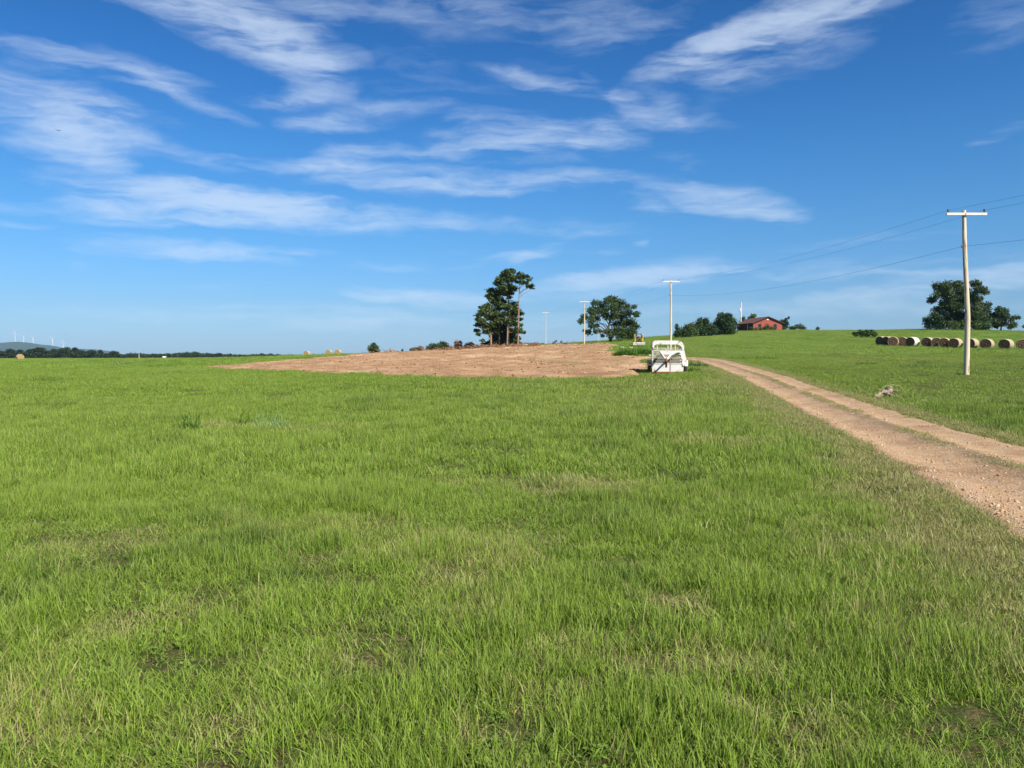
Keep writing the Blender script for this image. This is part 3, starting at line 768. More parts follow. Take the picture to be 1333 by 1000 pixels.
# --- the lone oak on the rise
OK = (8.33, 690, 360)
ob = ground_pt(794.5, 195)
OB = seen_blobs([(895, 240, 50), (850, 260, 50), (940, 260, 50), (680, 300, 38), (750, 290, 42), (800, 310, 50), (990, 280, 42), (650, 380, 50), (720, 370, 60), (800, 380, 60), (880, 340, 66), (960, 340, 60), (1070, 310, 50), (1110, 335, 32), (600, 430, 42), (560, 480, 38), (650, 470, 50), (540, 498, 24), (730, 450, 46), (820, 440, 46), (900, 430, 58), (980, 420, 60), (1050, 400, 60), (1120, 420, 42), (660, 540, 42), (720, 535, 32), (940, 520, 50), (1020, 500, 70), (1090, 500, 60), (1130, 540, 42), (640, 600, 42), (700, 600, 32), (770, 590, 30), (835, 600, 40), (585, 590, 18), (930, 600, 60), (1000, 610, 78), (1080, 600, 68), (1118, 620, 42), (860, 650, 36), (960, 650, 60), (1060, 650, 50), (800, 640, 24)], *OK, 195, ob, 21, 4.2)
tree('oak_tree', 'broad round oak standing alone on the green rise behind the third utility pole', 'oak tree', ob, OB, [(0, 0, -.3), (.1, 0, 1.6), (-.5, 0, 3.6), (.1, .2, 6), (.4, 0, 8.5)], [.48, .38, .30, .2, .07], leaf_oak, bark_oak, .29, 2.2, 21, tips=26, flat=.3, grow=1.12)

# --- the grove at the right edge
GK = (9.32, 1190, 350)
gb = ground_pt(1241, 222)
GB = seen_blobs([(360, 200, 50), (300, 240, 42), (430, 190, 50), (500, 200, 50), (570, 190, 50), (640, 190, 42), (685, 200, 28), (350, 290, 52), (440, 280, 68), (540, 280, 68), (620, 280, 52), (300, 370, 42), (272, 370, 30), (380, 370, 60), (470, 380, 68), (560, 380, 68), (640, 360, 52), (330, 450, 50), (420, 470, 58), (520, 470, 68), (610, 460, 60), (290, 500, 50), (380, 540, 36), (480, 540, 40), (570, 560, 60), (640, 560, 52), (560, 640, 50), (330, 560, 30), (430, 600, 44), (500, 620, 50), (620, 640, 50), (300, 320, 40), (330, 420, 44)], *GK, 222, gb, 31, 4.0)
tree('oak_tree', 'largest dark oak of the right-hand grove, behind the near utility pole', 'oak tree', gb, GB, [(0, 0, -.3), (0, 0, 2), (-.3, 0, 5), (-.5, .3, 8), (-.3, 0, 11.5)], [.55, .45, .35, .22, .08], leaf_grove, bark_oak, .32, 2.4, 31, tips=22, flat=.3, grow=1.4, group='oaks of the grove on the right-hand rise')
gb = ground_pt(1275, 218)
GB = seen_blobs([(770, 270, 42), (830, 258, 40), (720, 290, 32), (850, 295, 26), (720, 370, 52), (800, 365, 52), (868, 360, 40), (928, 430, 32), (850, 440, 52), (750, 450, 52), (700, 500, 52), (820, 530, 42), (900, 500, 42), (760, 560, 52), (860, 590, 50), (940, 560, 36), (720, 620, 52), (800, 640, 50), (900, 650, 42), (690, 690, 42), (680, 340, 46), (660, 430, 52), (670, 560, 50), (780, 690, 46), (860, 690, 44), (930, 690, 36), (650, 640, 50), (690, 250, 34), (960, 500, 36), (975, 580, 40), (970, 670, 40)], *GK, 218, gb, 32, 3.4)
tree('oak_tree', 'lower oak with ragged sloping crown just right of the near utility pole', 'oak tree', gb, GB, [(0, 0, -.3), (0, 0, 2), (.2, 0, 5), (.2, .3, 8), (.3, 0, 9.6)], [.45, .36, .28, .18, .06], leaf_grove, bark_oak, .32, 2.4, 32, tips=16, flat=.3, grow=1.4, group='oaks of the grove on the right-hand rise')
gb = ground_pt(1302, 216)
GB = seen_blobs([(1030, 540, 42), (1100, 520, 50), (1150, 550, 42), (1060, 580, 42), (1000, 600, 32), (1060, 650, 42), (1030, 690, 32), (1242, 590, 30), (1160, 670, 32), (1200, 690, 38), (1130, 700, 32), (1270, 705, 16), (1215, 600, 20), (985, 640, 36), (1110, 610, 36), (1120, 660, 34)], *GK, 216, gb, 33, 2.4)
tree('small_tree', 'small gappy flat-topped tree at the right end of the grove', 'tree', gb, GB, [(0, 0, -.3), (.1, 0, 1.2), (-.1, 0, 2.6), (.2, 0, 4.6)], [.22, .18, .14, .05], leaf_grove, bark_oak, .28, 2.3, 33, tips=10, flat=.35, grow=1.3)
gb = ground_pt(1216, 220)
GB = seen_blobs([(200, 565, 38), (190, 620, 44), (262, 600, 52), (212, 680, 60), (300, 650, 60), (380, 645, 50), (350, 690, 52), (440, 665, 52), (165, 690, 28)], *GK, 220, gb, 34, 1.8)
tree('cedar_tree', 'black-green cedar clump crouching at the left foot of the grove', 'cedar', gb, GB, [(0, 0, -.3), (0, 0, 1.5), (0, 0, 3.4)], [.2, .15, .05], leaf_cedar, bark_oak, .30, 2.8, 34, tips=4, flat=.3, grow=1.3)

def bush(name, label, cat, px, d, bl, leaf, seed, size=.22, dens=2.4, group=None, spread=.5, stems=5, squash=.85, sink=.1):
    """bl: x, y, r in photograph pixels; a bush is stems and foliage."""
    base = ground_pt(px, d); base[2] -= sink
    Bm = seen_blobs(bl, 1.0, 0, 0, d, base, seed, spread * max(b_[2] for b_ in bl) / 1000 * d)
    o = empty(name, base); tag(o, label, cat, group)
    mb = MB(); q = np.random.default_rng(seed)
    for j in range(stems):
        t = Bm[q.integers(len(Bm))]
        mb.tube([(q.normal() * .06, q.normal() * .06, -.1), (t[0] * .45, t[1] * .45, max(.2, t[2] * .5)), (t[0], t[1], t[2])], [.045, .03, .012], 5, cap=False)
    mb.build('stem', bark_oak, o)
    link_mesh('foliage', crown_mesh('foliage', Bm, size, dens, seed, squash=squash), o, leaf)
    return o

bush('shrub', 'green bush at the bright foot of the grove, left of the near pole', 'shrub', 1249, 216, [(1246, 423, 6), (1253, 424, 6), (1240, 425, 4)], leaf_bush, 41, .3)
bush('shrub', 'green bush at the foot of the grove, right of the near pole', 'shrub', 1277, 214, [(1272, 424, 5.5), (1281, 424, 5.5), (1288, 425, 4)], leaf_bush, 42, .3)

# cedars and shrubs round the house
bush('cedar_tree', 'slim spiky cedar sapling at the left end of the hedge, by the second pole', 'cedar', 881.5, 195, [(881, 424, 2.2), (881.5, 427.5, 3), (881.5, 432, 3.6), (881.5, 436, 4)], leaf_cedar, 43, .22, 2.6, stems=1, spread=.4)
bush('cedar_tree', 'rounded mid-green cedar bush between the slim sapling and the twin-topped cedar', 'cedar', 893, 196, [(890, 431, 6), (897, 427, 6), (899, 423.5, 3), (888, 434, 5), (896, 434, 6), (902, 431, 6), (884, 436, 3.5)], leaf_bush, 44, .26, 2.6, spread=.7)
bush('cedar_tree', 'twin-topped dark cedar in the middle of the hedge left of the house', 'cedar', 915, 200, [(912, 416, 3), (919, 416.5, 3), (911, 421, 5), (919, 421, 5.5), (909, 427, 6.5), (918, 428, 8), (927, 429, 6.5), (906, 432, 5), (914, 433, 7), (925, 433.5, 6)], leaf_cedar, 45, .26, 3.0, spread=.7)
bush('cedar_tree', 'biggest dark cedar of the hedge, nearest the red house', 'cedar', 944, 206, [(940, 410, 3.5), (946, 412, 4.5), (939, 416, 6.5), (949, 417, 7), (938, 423, 8), (948, 424, 9), (941, 430, 9), (952, 430, 6.5), (935, 432, 5), (955, 422, 4)], leaf_cedar, 46, .28, 3.0, spread=.7)
bush('leaning_tree', 'wind-bent dark tree leaning right beside the gable of the red house', 'tree', 1021, 238, [(1018, 426, 4.5), (1022, 425, 4.5), (1021, 420, 3.5), (1017, 419, 3), (1024, 416.5, 2.4), (1026, 414, 1.6), (1023, 421, 3)], leaf_cedar, 47, .26, 2.4, spread=.6)
bush('shrub', 'low shrub mound on the ridge, first one right of the red house', 'shrub', 1031, 240, [(1030, 427.5, 3), (1033, 427, 2.6)], leaf_bush, 48, .26)
bush('shrub', 'wider shrub mound on the ridge right of the red house', 'shrub', 1041, 240, [(1037, 426, 3.2), (1042, 425.5, 3.6), (1046, 427.5, 3)], leaf_bush, 49, .26)
bush('shrub', 'tiny isolated shrub on the bare ridge between the house and the hay bales', 'shrub', 1064.5, 240, [(1064.5, 428, 2.4)], leaf_cedar, 50, .22)
bush('shrub', 'shrub hugging the red gable wall below its left window', 'shrub', 986, 231, [(979, 428, 2.6), (984, 428.5, 2.2), (990, 428, 2.4)], leaf_bush, 51, .22)
bush('shrub', 'taller shrub hugging the red gable wall between its windows', 'shrub', 999, 231, [(999, 425, 2.6), (996, 427.5, 2.8), (1003, 427.5, 2.6), (1008, 428.4, 2.0)], leaf_bush, 52, .22)
bush('tree', 'pale treetop poking above the roof ridge behind the red house', 'tree', 979, 262, [(979, 412, 3), (982, 411, 2.4), (976, 415, 3), (980, 417, 4), (979, 424, 5)], leaf_bush, 53, .3, stems=3)
bush('tree', 'dark treetop behind the porch end of the red house', 'tree', 967, 262, [(966, 415, 2.6), (968, 414, 2), (967, 419, 4), (966, 425, 5)], leaf_cedar, 54, .3, stems=3)
bush('shrub', 'flat sprawling bramble mound on the mown slope left of the hay row', 'shrub', 1127, 165, [(1113, 434.5, 2.6), (1120, 433.2, 3.4), (1127, 432.8, 3.8), (1134, 433, 3.4), (1140, 434.6, 2.6), (1116, 436, 2.6), (1123, 435.5, 3.2), (1130, 435.5, 3.2), (1137, 436, 2.8)], leaf_bush, 55, .22, 3.2, spread=.7)

# scrub on the crest of the turned soil
bush('cedar_tree', 'small upright cedar bush alone on the crest of the turned soil', 'cedar', 486.5, 178, [(486.5, 449, 3), (483, 453, 3.6), (489.5, 453, 4), (484, 457, 4), (490, 457, 4)], leaf_cedar, 60, .24, 2.6)
bush('shrub', 'low grey-green scrub at the left end of the crest bushes', 'shrub', 540, 180, [(536, 456, 2.6), (541, 455, 3), (545, 456, 3)], leaf_cedar, 61, .22)
bush('shrub', 'small rusty-topped scrub between the grey-green scrub and the bright bush', 'shrub', 548.5, 178, [(547, 453, 2.6), (549.5, 455, 2.6)], leaf_brown, 62, .22)
bush('shrub', 'bright green rounded bush on the crest, left of its darker twin', 'shrub', 563, 177, [(558, 454, 4), (563, 452, 4.5), (568, 451, 4.5), (566, 455, 4)], leaf_bush, 63, .24, 2.8)
bush('shrub', 'darker rounded bush on the crest touching the bright green bush', 'shrub', 577, 178, [(575, 448, 3.6), (579, 449, 4), (574, 452, 4), (581, 453, 4.4), (587, 454, 2.8)], leaf_cedar, 64, .24, 2.8)
bush('dead_bush', 'reddish brown dead bush on the crest between green bushes', 'dead bush', 596.5, 177, [(594, 446, 3), (599, 446.5, 3), (595, 450, 3.4), (599, 451, 3), (596, 454, 3)], leaf_brown, 65, .22, 1.7, stems=9)
bush('shrub', 'squat dark bush on the crest just left of the pine stand', 'shrub', 612, 176, [(608, 450, 3.4), (613, 449, 3.6), (617, 451.5, 3.4), (610, 453, 3.6), (615, 453.5, 3)], leaf_cedar, 66, .24, 2.6)
bush('shrub', 'tiny tuft of scrub on the bare crest right of the lone cedar bush', 'shrub', 524, 182, [(524, 456.6, 1.3), (524, 455, .9)], leaf_cedar, 67, .16)
bush('shrub', 'low scrub on the skyline between the pines and the fourth utility pole', 'shrub', 704, 236, [(702, 448, 1.6), (706, 448, 1.4)], leaf_bush, 68, .22)

# --- the far line of trees beyond the left field
def far_tree_mesh(seed, w=10, h=11):
    q = np.random.default_rng(seed); bl = []
    for i in range(16):
        a = q.uniform(0, 2 * math.pi); rr = q.random() ** .6 * w * .33; z = h * (.28 + .58 * q.random())
        k = 1 - .5 * max(0, z / h - .5)
        bl.append((math.cos(a) * rr * k, math.sin(a) * rr * k, z, w * q.uniform(.15, .24)))
    bl.append((0, 0, h * .86, w * .16)); bl.append((w * .2, 0, h * .2, w * .2)); bl.append((-w * .2, 0, h * .2, w * .2))
    return crown_mesh('crown', np.array(bl), .75, 2.6, seed)
FAR = [far_tree_mesh(s) for s in (81, 82, 83, 84)]
for me in FAR: me.materials.append(leaf_far)
ft = MB().tube([(0, 0, -.5), (0, 0, 3), (.3, 0, 6)], [.4, .3, .15], 6, cap=False); _t = ft.build('trunk', bark_oak); FT = _t.data; bpy.data.objects.remove(_t)
FARTREES = [
    (-3, 457.0, 14, 'distant dark tree cut by the left picture edge, left of the lone hay bale'),
    (13, 453.8, 15, 'distant round tree on the far field edge, just left of the lone hay bale'),
    (27, 455.2, 13, 'distant tree directly behind the lone hay bale'),
    (42, 454.0, 11, 'narrow distant tree touching the right side of the lone hay bale, below the third turbine'),
    (51, 452.6, 15, 'wide distant tree between the third and fourth wind turbines'),
    (62, 456.2, 11, 'low distant tree below and left of the fourth wind turbine'),
    (72, 454.2, 12, 'distant tree right below the fourth wind turbine'),
    (82, 453.0, 11, 'distant tree right below the fifth wind turbine'),
    (87, 452.2, 10, 'narrow distant tree just right of the fifth wind turbine'),
    (98, 452.0, 13, 'tallest distant tree, where the blue hill dips to its lowest'),
    (108, 456.0, 11, 'low distant tree right of the tallest one, below the dip in the hill'),
    (119, 455.6, 12, 'distant tree in front of the middle of the lower blue hill'),
    (131, 455.6, 8, 'narrow distant tree in front of the right half of the lower hill'),
    (139, 460, 9, 'lowest distant tree, a gap filler in front of the lower hill\'s end'),
    (150, 457.0, 12, 'last round distant tree at the right end of the lower blue hill'),
]
for i, (px, top, wpx, lab) in enumerate(FARTREES):
    d = 760 + (i * 37) % 60
    b_ = at(px, 461, d); b_[2] = gz(b_[0], d); h = at(px, top, d)[2] - b_[2]
    o = empty('tree', b_, i * 1.7); tag(o, lab, 'tree', 'trees along the far edge of the left field')
    sxy = wpx / 1000 * d / 8.2
    for nm, me in (('trunk', FT), ('crown', FAR[i % 4])):
        c = bpy.data.objects.new(nm, me); COL.objects.link(c); c.parent = o
    o.scale = (sxy, sxy, h / 11.2)
# beyond them the line runs on as one dark mass
pts_bl = []
q = np.random.default_rng(90)
for px in np.arange(-420, 480, 4.0):
    top = np.interp(px, [-420, -5, 0, 160, 165, 172, 180, 210, 250, 256, 300, 320, 345, 352, 372, 400, 430, 480], [454, 455, 459, 461, 460, 459.2, 460.5, 460.6, 458.6, 459.3, 460.8, 462.2, 460.6, 461.2, 462.6, 462.2, 462.5, 463]) + q.normal() * .5
    for k in range(3):
        d = q.uniform(840, 960); b_ = at(px + q.uniform(-3, 3), 461, d); hh = max(2.5, at(px, top, d)[2] + 3.0) * q.uniform(.8, 1.0); r = min(hh * .42, q.uniform(2.6, 4.2))
        pts_bl += [(b_[0], d, -3 + hh - r * .8, r), (b_[0] + q.normal(), d, -3 + hh * .42, r * 1.1)]
tl = link_mesh('treeline', crown_mesh('treeline', np.array(pts_bl), .95, 2.2, 91), None, leaf_far)
tag(tl, 'dark unbroken line of distant woods along the far edge of the left field', kind='stuff')
# ---------------------------------------------------------------- utility poles
pole_wood = rough_mat('weathered pole wood', (.47, .39, .28), (.65, .57, .43), 1.8, .85, .2, .012, 9, (1, 1, .12), col3=(.30, .18, .10), s3=5, t3=.58)
arm_wood = rough_mat('painted crossarm', (.60, .56, .48), (.70, .66, .58), 3, .8, .2)
porcelain = rough_mat('dark glazed insulator', (.035, .028, .025), (.06, .045, .04), 9, .25, .5)
iron = rough_mat('dull iron', (.10, .095, .09), (.16, .13, .11), 8, .6, .4)
wire_m = rough_mat('weathered cable', (.05, .05, .055), (.08, .08, .085), 8, .6, .3)
POLES = [(1258.6, 488, 42, 1254.8, 274, 'nearest and tallest utility pole, pale wood, standing in front of the hay row'),
         (873, 457, 100, 873, 364.5, 'utility pole rising straight behind the white stock trailer'),
         (760.6, 449.8, 165, 760.6, 391.5, 'thin utility pole at the back of the turned soil, in front of the lone oak'),
         (710.3, 449, 235, 710.3, 406, 'farthest utility pole, on the crest right of the pine stand')]
ATT = []
def make_pole(i, bx, by, d, tx_, ty_, lab):
    base = ground_pt(bx, d); top = at(tx_, ty_, d); H = top[2] - base[2]; lx = top[0] - base[0]
    o = empty('utility_pole', base); tag(o, lab, 'utility pole', 'utility poles in a line along the track')
    rb, rt = (.145, .10) if i == 0 else (.145, .10)
    bend = -.0 if i == 0 else .02
    mb = MB(); mb.tube([(0, 0, -.5), (0, 0, H * .12), (bend * .2, 0, H * .35), (bend * .7 + lx * .3, 0, H * .52), (lx * .75 + bend * 2.2, 0, H * .78), (lx, 0, H)], np.interp([0, .12, .35, .52, .78, 1], [0, 1], [rb, rt]).tolist(), 14)
    mb.build('pole', pole_wood, o)
    az_ = H - .22
    c, s = math.cos(-.04), math.sin(-.04)
    MB().box((lx + .06, -rt - .05, az_), (2.12, .10, .125), (0, R(.4), -.04)).build('crossarm', arm_wood, o)
    br = MB()
    br.box((lx - .02, -rt - .105, az_), (.06, .012, .06)); br.build('bolt', iron, o)
    P = []
    for x in (-.98, .93):
        mb = MB(); mb.lathe([(.0, .0), (.016, .0), (.016, .07), (.05, .07), (.055, .11), (.035, .125), (.05, .15), (.045, .19), (.0, .20)], 'z', (lx + .06 + x, -rt - .05 - x * .04, az_ + .063), 10)
        mb.build('insulator', porcelain, o); P.append((base[0] + lx + .06 + x, base[1] - rt - .05, base[2] + az_ + .20))
    wz = H - 1.95
    mb = MB(); mb.box((-rb * .9 + lx * .7, -.03, wz), (.10, .05, .05)); mb.lathe([(0, -.06), (.035, -.06), (.035, .06), (0, .06)], 'z', (-rb * .9 - .06 + lx * .7, -.03, wz), 8); mb.build('wire_bracket', iron, o)
    P.append((base[0] - rb * .9 - .06 + lx * .7, base[1] - .03, base[2] + wz))
    ATT.append(P)
for i, a in enumerate(POLES): make_pole(i, *a)
P0 = [(p[0] + 5.1, p[1] - 58, p[2] - .55) for p in ATT[0]]
for k, (lab, sag, rr) in enumerate((('overhead power line from pole to pole along the left insulators', .75, .0052), ('overhead power line from pole to pole along the right insulators', .75, .0052),
                                    ('lower slack cable strung on the brackets below the crossarms', .9, .0065))):
    mb = MB(); chain = [P0[k]] + [A[k] for A in ATT]
    for a, b in zip(chain[:-1], chain[1:]):
        a, b = np.array(a), np.array(b)
        mb.tube([a + (b - a) * t - np.array((0, 0, sag * 4 * t * (1 - t))) for t in np.linspace(0, 1, 25)], rr, 5, cap=False)
    o = mb.build('power_line', wire_m); tag(o, lab, 'power line', 'lines strung on the utility poles')

# pole with a transformer beside the house, and two far posts
b_ = ground_pt(964, 250)
o = empty('utility_pole', b_); tag(o, 'short pale pole with a transformer can at the porch end of the red house', 'utility pole')
H = at(964, 393.2, 250)[2] - b_[2]
MB().tube([(0, 0, -.3), (0, 0, H)], [.20, .15], 10).build('pole', arm_wood, o)
galv = rough_mat('galvanised steel', (.45, .47, .48), (.55, .57, .58), 5, .5, .4)
MB().lathe([(0, 0), (.24, 0), (.26, .05), (.26, .85), (.2, .95), (0, .97)], 'z', (-.42, -.1, H - 3.1), 14).build('transformer', galv, o)
MB().box((-.18, -.1, H - 2.6), (.3, .08, .08)).build('mounting_bracket', iron, o)
MB().lathe([(0, 0), (.05, 0), (.07, .2), (.04, .3), (0, .32)], 'z', (-.28, 0, H - .5), 8).build('insulator', porcelain, o)
for px, d, top, lab in ((181, 230, 456.5, 'single thin pale post standing alone in the far left field'), (778.5, 220, 435.5, 'thin pale post under the left side of the lone oak')):
    b_ = ground_pt(px, d); H = at(px, top, d)[2] - b_[2]
    o = MB().tube([(0, 0, -.3), (0, 0, H * .5), (.02, 0, H)], [.08, .075, .06], 8).build('fence_post', galv); o.location = b_; tag(o, lab, 'post')

# ---------------------------------------------------------------- hay bales
hay_side = rough_mat('sun-bleached hay', (.31, .25, .16), (.43, .37, .25), 1.5, .95, .1, .035, 22, (1, 6, 6))
hay_end = rough_mat('weathered shaded hay end', (.085, .052, .034), (.155, .098, .064), 5, .95, .05, .05, 16)  # weathered brown, darkened in colour for the shade on these ends
net = rough_mat('net wrap', (.52, .49, .42), (.60, .57, .50), 4, .6, .3)
hay_tan = rough_mat('sunlit hay end', (.28, .18, .095), (.38, .26, .15), 5, .95, .05, .05, 16)  # lit version of the hay end, in a paler tan

def bale_meshes(R_, L, seed):
    q = np.random.default_rng(seed); n_ = 36
    def ring(r, y, wob=.02):
        w = np.arange(n_) / n_ * 2 * math.pi; rr = r * (1 + wob * (vnoise(w * 3 + seed, w * 0 + y, seed) - .5) * 2)
        X, Z = rr * np.sin(w), rr * np.cos(w); Z = np.where(Z < 0, Z * .92, Z)
        return np.stack([X, np.full(n_, y), Z + R_ * .92], 1)
    side = np.concatenate([ring(R_ * a, y) for a, y in ((.93, -L / 2), (.985, -L / 2 + .05), (1, -L / 4), (1.0, 0), (1, L / 4), (.985, L / 2 - .05), (.93, L / 2))])
    fs = grid_faces(7, n_); close = np.array([[i * n_ + n_ - 1, i * n_, (i + 1) * n_, (i + 1) * n_ + n_ - 1] for i in range(6)])
    sm = mesh_np('straw_roll', side, np.r_[fs, close], smooth=True)
    ends = []
    for sg in (-1, 1):
        rr = [.93, .80, .78, .62, .60, .44, .42, .26, .24, .08]; yy = [0, .0, .02, .02, .0, .0, .02, .02, .0, .0]
        V = np.concatenate([ring(R_ * a, sg * (L / 2 - .003 - b_), .03) for a, b_ in zip(rr, yy)])
        f2 = grid_faces(len(rr), n_); cl = np.array([[i * n_ + n_ - 1, i * n_, (i + 1) * n_, (i + 1) * n_ + n_ - 1] for i in range(len(rr) - 1)])
        cap = np.array([np.arange(n_) + (len(rr) - 1) * n_])
        ends.append(mesh_np('bale_end', V, [np.r_[f2, cl], cap]))
    return sm, ends
BM = [bale_meshes(.79, 1.5, s) for s in (3, 8, 14)]
def bale(px, d, yaw, lab, group, var=0, side=None, end=None, sc=1.0, dy=0.0):
    b_ = ground_pt(px, d); o = empty('hay_bale', b_ - np.array((0, 0, .05)), yaw); o.scale = (sc, sc, sc)
    tag(o, lab, 'hay bale', group)
    sm, ends = BM[var % 3]
    def lk(nm, me, mat_):
        c = bpy.data.objects.new(nm, me); COL.objects.link(c); c.parent = o
        if not me.materials: me.materials.append(mat_)
        c.material_slots[0].link = 'OBJECT'; c.material_slots[0].material = mat_
    lk('straw_roll', sm, side or hay_side)
    for e in ends: lk('bale_end', e, end or hay_end)
    return o
ROW = [(1148.5, 123, 62, 'leftmost hay bale of the long row, only a sliver of its dark end showing'), (1156, 122, 56, 'second bale from the row\'s left end, its dark end half hidden by its neighbour'),
       (1162.5, 120, 32, 'bale with a broad reddish-brown end, third from the row\'s left end'), (1174.5, 120, 34, 'brown-ended bale just left of the bale with the white-wrapped back'),
       (1187.5, 119, 54, 'bale with a long pale wrapped back, left of the gap in the row'), (1207.5, 118, 46, 'first bale to the right of the gap in the row'),
       (1219.5, 116, 34, 'bale second to the right of the gap, its back hidden by the next'), (1229.5, 114, 40, 'bale third to the right of the gap, dark end overlapping its neighbour'),
       (1243.5, 112.5, 50, 'bale immediately left of the near utility pole'), (1264.5, 111.5, 52, 'bale half hidden behind the near utility pole, right side showing'),
       (1284.5, 109.5, 46, 'bale with a concentric dark end, first one clear of the pole on the right'), (1309.5, 107, 52, 'second-last bale of the row, long cream back and very dark end'),
       (1331, 104.5, 32, 'last bale, with a wide reddish end, cut off by the right picture edge')]
for i, (px, d, yw, lab) in enumerate(ROW):
    bale(px, d, R(-yw), lab, 'round hay bales in the row on the right-hand slope', i, net if i == 4 else None)
for px, d, yw, lab, sc in ((26, 205, 48, 'lone round hay bale in the far left field', 1.05), (400, 180, -14, 'single tan bale on the skyline, left of the close pair', .84),
                           (428.5, 176, -10, 'left bale of the close pair on the skyline', .84), (440.5, 178, -12, 'right bale of the close pair on the skyline', .82)):
    bale(px, d, R(yw), lab, 'round hay bales out in the left field', 1, None, hay_tan, sc)

# ---------------------------------------------------------------- stock trailer
white = rough_mat('old white paint', (.60, .585, .53), (.50, .48, .42), 2.5, .6, .3, col3=(.30, .14, .07), s3=4.2, t3=.55)
white_clean = rough_mat('white enamel', (.66, .65, .61), (.58, .57, .53), 2.5, .55, .35, col3=(.36, .20, .12), s3=3.5, t3=.57)
rust = rough_mat('rust', (.20, .075, .035), (.33, .14, .06), 8, .85, .2)
rubber = rough_mat('tyre rubber', (.025, .024, .023), (.06, .05, .045), 6, .85, .2)
floor_m = rough_mat('manure-stained boards', (.16, .11, .07), (.25, .18, .12), 6, .9, .1)
tb = ground_pt(869.5, 45.2)
T = empty('stock_trailer', tb, -math.atan2(tb[0], tb[1]) + R(1.5)); tag(T, 'old white slatted gooseneck stock trailer with rust stains parked by the turned soil', 'trailer')
W, Z0, ZT, LEN = .90, .36, 1.93, 4.6
def panel_front():
    mb = MB(); mb.box((0, .02, .375), (1.8, .05, .55)); mb.box((0, -.012, .63), (1.84, .05, .05)); return mb
panel_front().build('front_panel', white_clean, T)
MB().box((0, LEN / 2, Z0 - .06), (1.72, LEN - .1, .07)).build('floor_deck', floor_m, T)
MB().box((0, -.02, .10), (1.84, .10, .07)).build('bumper', rust, T)
for sg in (-1, 1):
    MB().box((sg * .86, LEN / 2, .25), (.08, LEN, .14)).build('chassis_rail', white, T)
    for y in np.linspace(.04, LEN - .04, 6):
        MB().box((sg * W, y, .62 + .56), (.055, .055, 1.14)).build('post', white, T)
    for j, z in enumerate((.52, .70, .88, 1.06, 1.24, 1.42, 1.60)):
        MB().box((sg * (W + .002), LEN / 2, z), (.03, LEN - .05, .085 if j else .16)).build('slat', white if j % 3 else white_clean, T)
def arch(y, r=.03, inset=0.0):
    P = [(-W + inset, y, 1.55), (-W + inset, y, 1.70)]
    for a in np.linspace(180, 90, 7): P.append((-W + .2 + .2 * math.cos(R(a)) + inset, y, ZT - .2 + .2 * math.sin(R(a)) - inset))
    for a in np.linspace(75, 0, 7): P.append((W - .36 + .36 * math.cos(R(a)) - inset, y, ZT - .40 + .40 * math.sin(R(a)) - inset))
    P.append((W - inset, y, 1.45))
    return P
for y in np.linspace(.05, LEN - .05, 7):
    MB().tube(arch(y), .032, 8).build('roof_bow', white, T)
# rounded sheet over the nose and its deep front lip
def sheet(P0_, P1_, th=.02):
    mb = MB(); n_ = len(P0_); A = [np.array(p) for p in P0_]; B_ = [np.array(p) for p in P1_]
    dn = np.array((0, 0, -th)); V = A + B_ + [p + dn for p in A] + [p + dn for p in B_]
    fs = []
    for i in range(n_ - 1):
        fs += [(i, i + 1, n_ + i + 1, n_ + i), (2 * n_ + i, 3 * n_ + i, 3 * n_ + i + 1, 2 * n_ + i + 1), (i, 2 * n_ + i, 2 * n_ + i + 1, i + 1), (n_ + i, n_ + i + 1, 3 * n_ + i + 1, 3 * n_ + i)]
    mb.add(V, fs, True); return mb
a0 = arch(-.03)[2:-2]; a1 = arch(1.5)[2:-2]
up = np.array((0, 0, .036))
sheet([np.array(p) + up for p in a0], [np.array(p) + up for p in a1]).build('roof_sheet', white_clean, T)
lip_o = [np.array(p) + np.array((0, -.015, .02)) for p in arch(-.03)]
cen = np.array((.0, 0, 1.35))
lip_i = [p + (np.array((-.0, 0, 1.30)) + np.array((p[0] * .8, p[1], 0)) - p) * np.array((.55, 0, .33)) for p in lip_o]
mb = MB(); n_ = len(lip_o); th = np.array((0, .03, 0))
V = lip_o + lip_i + [p + th for p in lip_o] + [p + th for p in lip_i]; fs = []
for i in range(n_ - 1):
    fs += [(i, n_ + i, n_ + i + 1, i + 1), (2 * n_ + i, 2 * n_ + i + 1, 3 * n_ + i + 1, 3 * n_ + i), (n_ + i, 3 * n_ + i, 3 * n_ + i + 1, n_ + i + 1), (i, i + 1, 2 * n_ + i + 1, 2 * n_ + i)]
mb.add(V, fs).build('nose_cap', white_clean, T)
for x in (-.88, -.62, .0, .42, .88):
    MB().box((x, .02, 1.14 if abs(x) > .8 else 1.5), (.05, .045, 1.0 if abs(x) > .8 else .36)).build('post', white, T)
MB().box((0, .01, 1.40), (1.76, .04, .045)).build('window_rail', white, T)
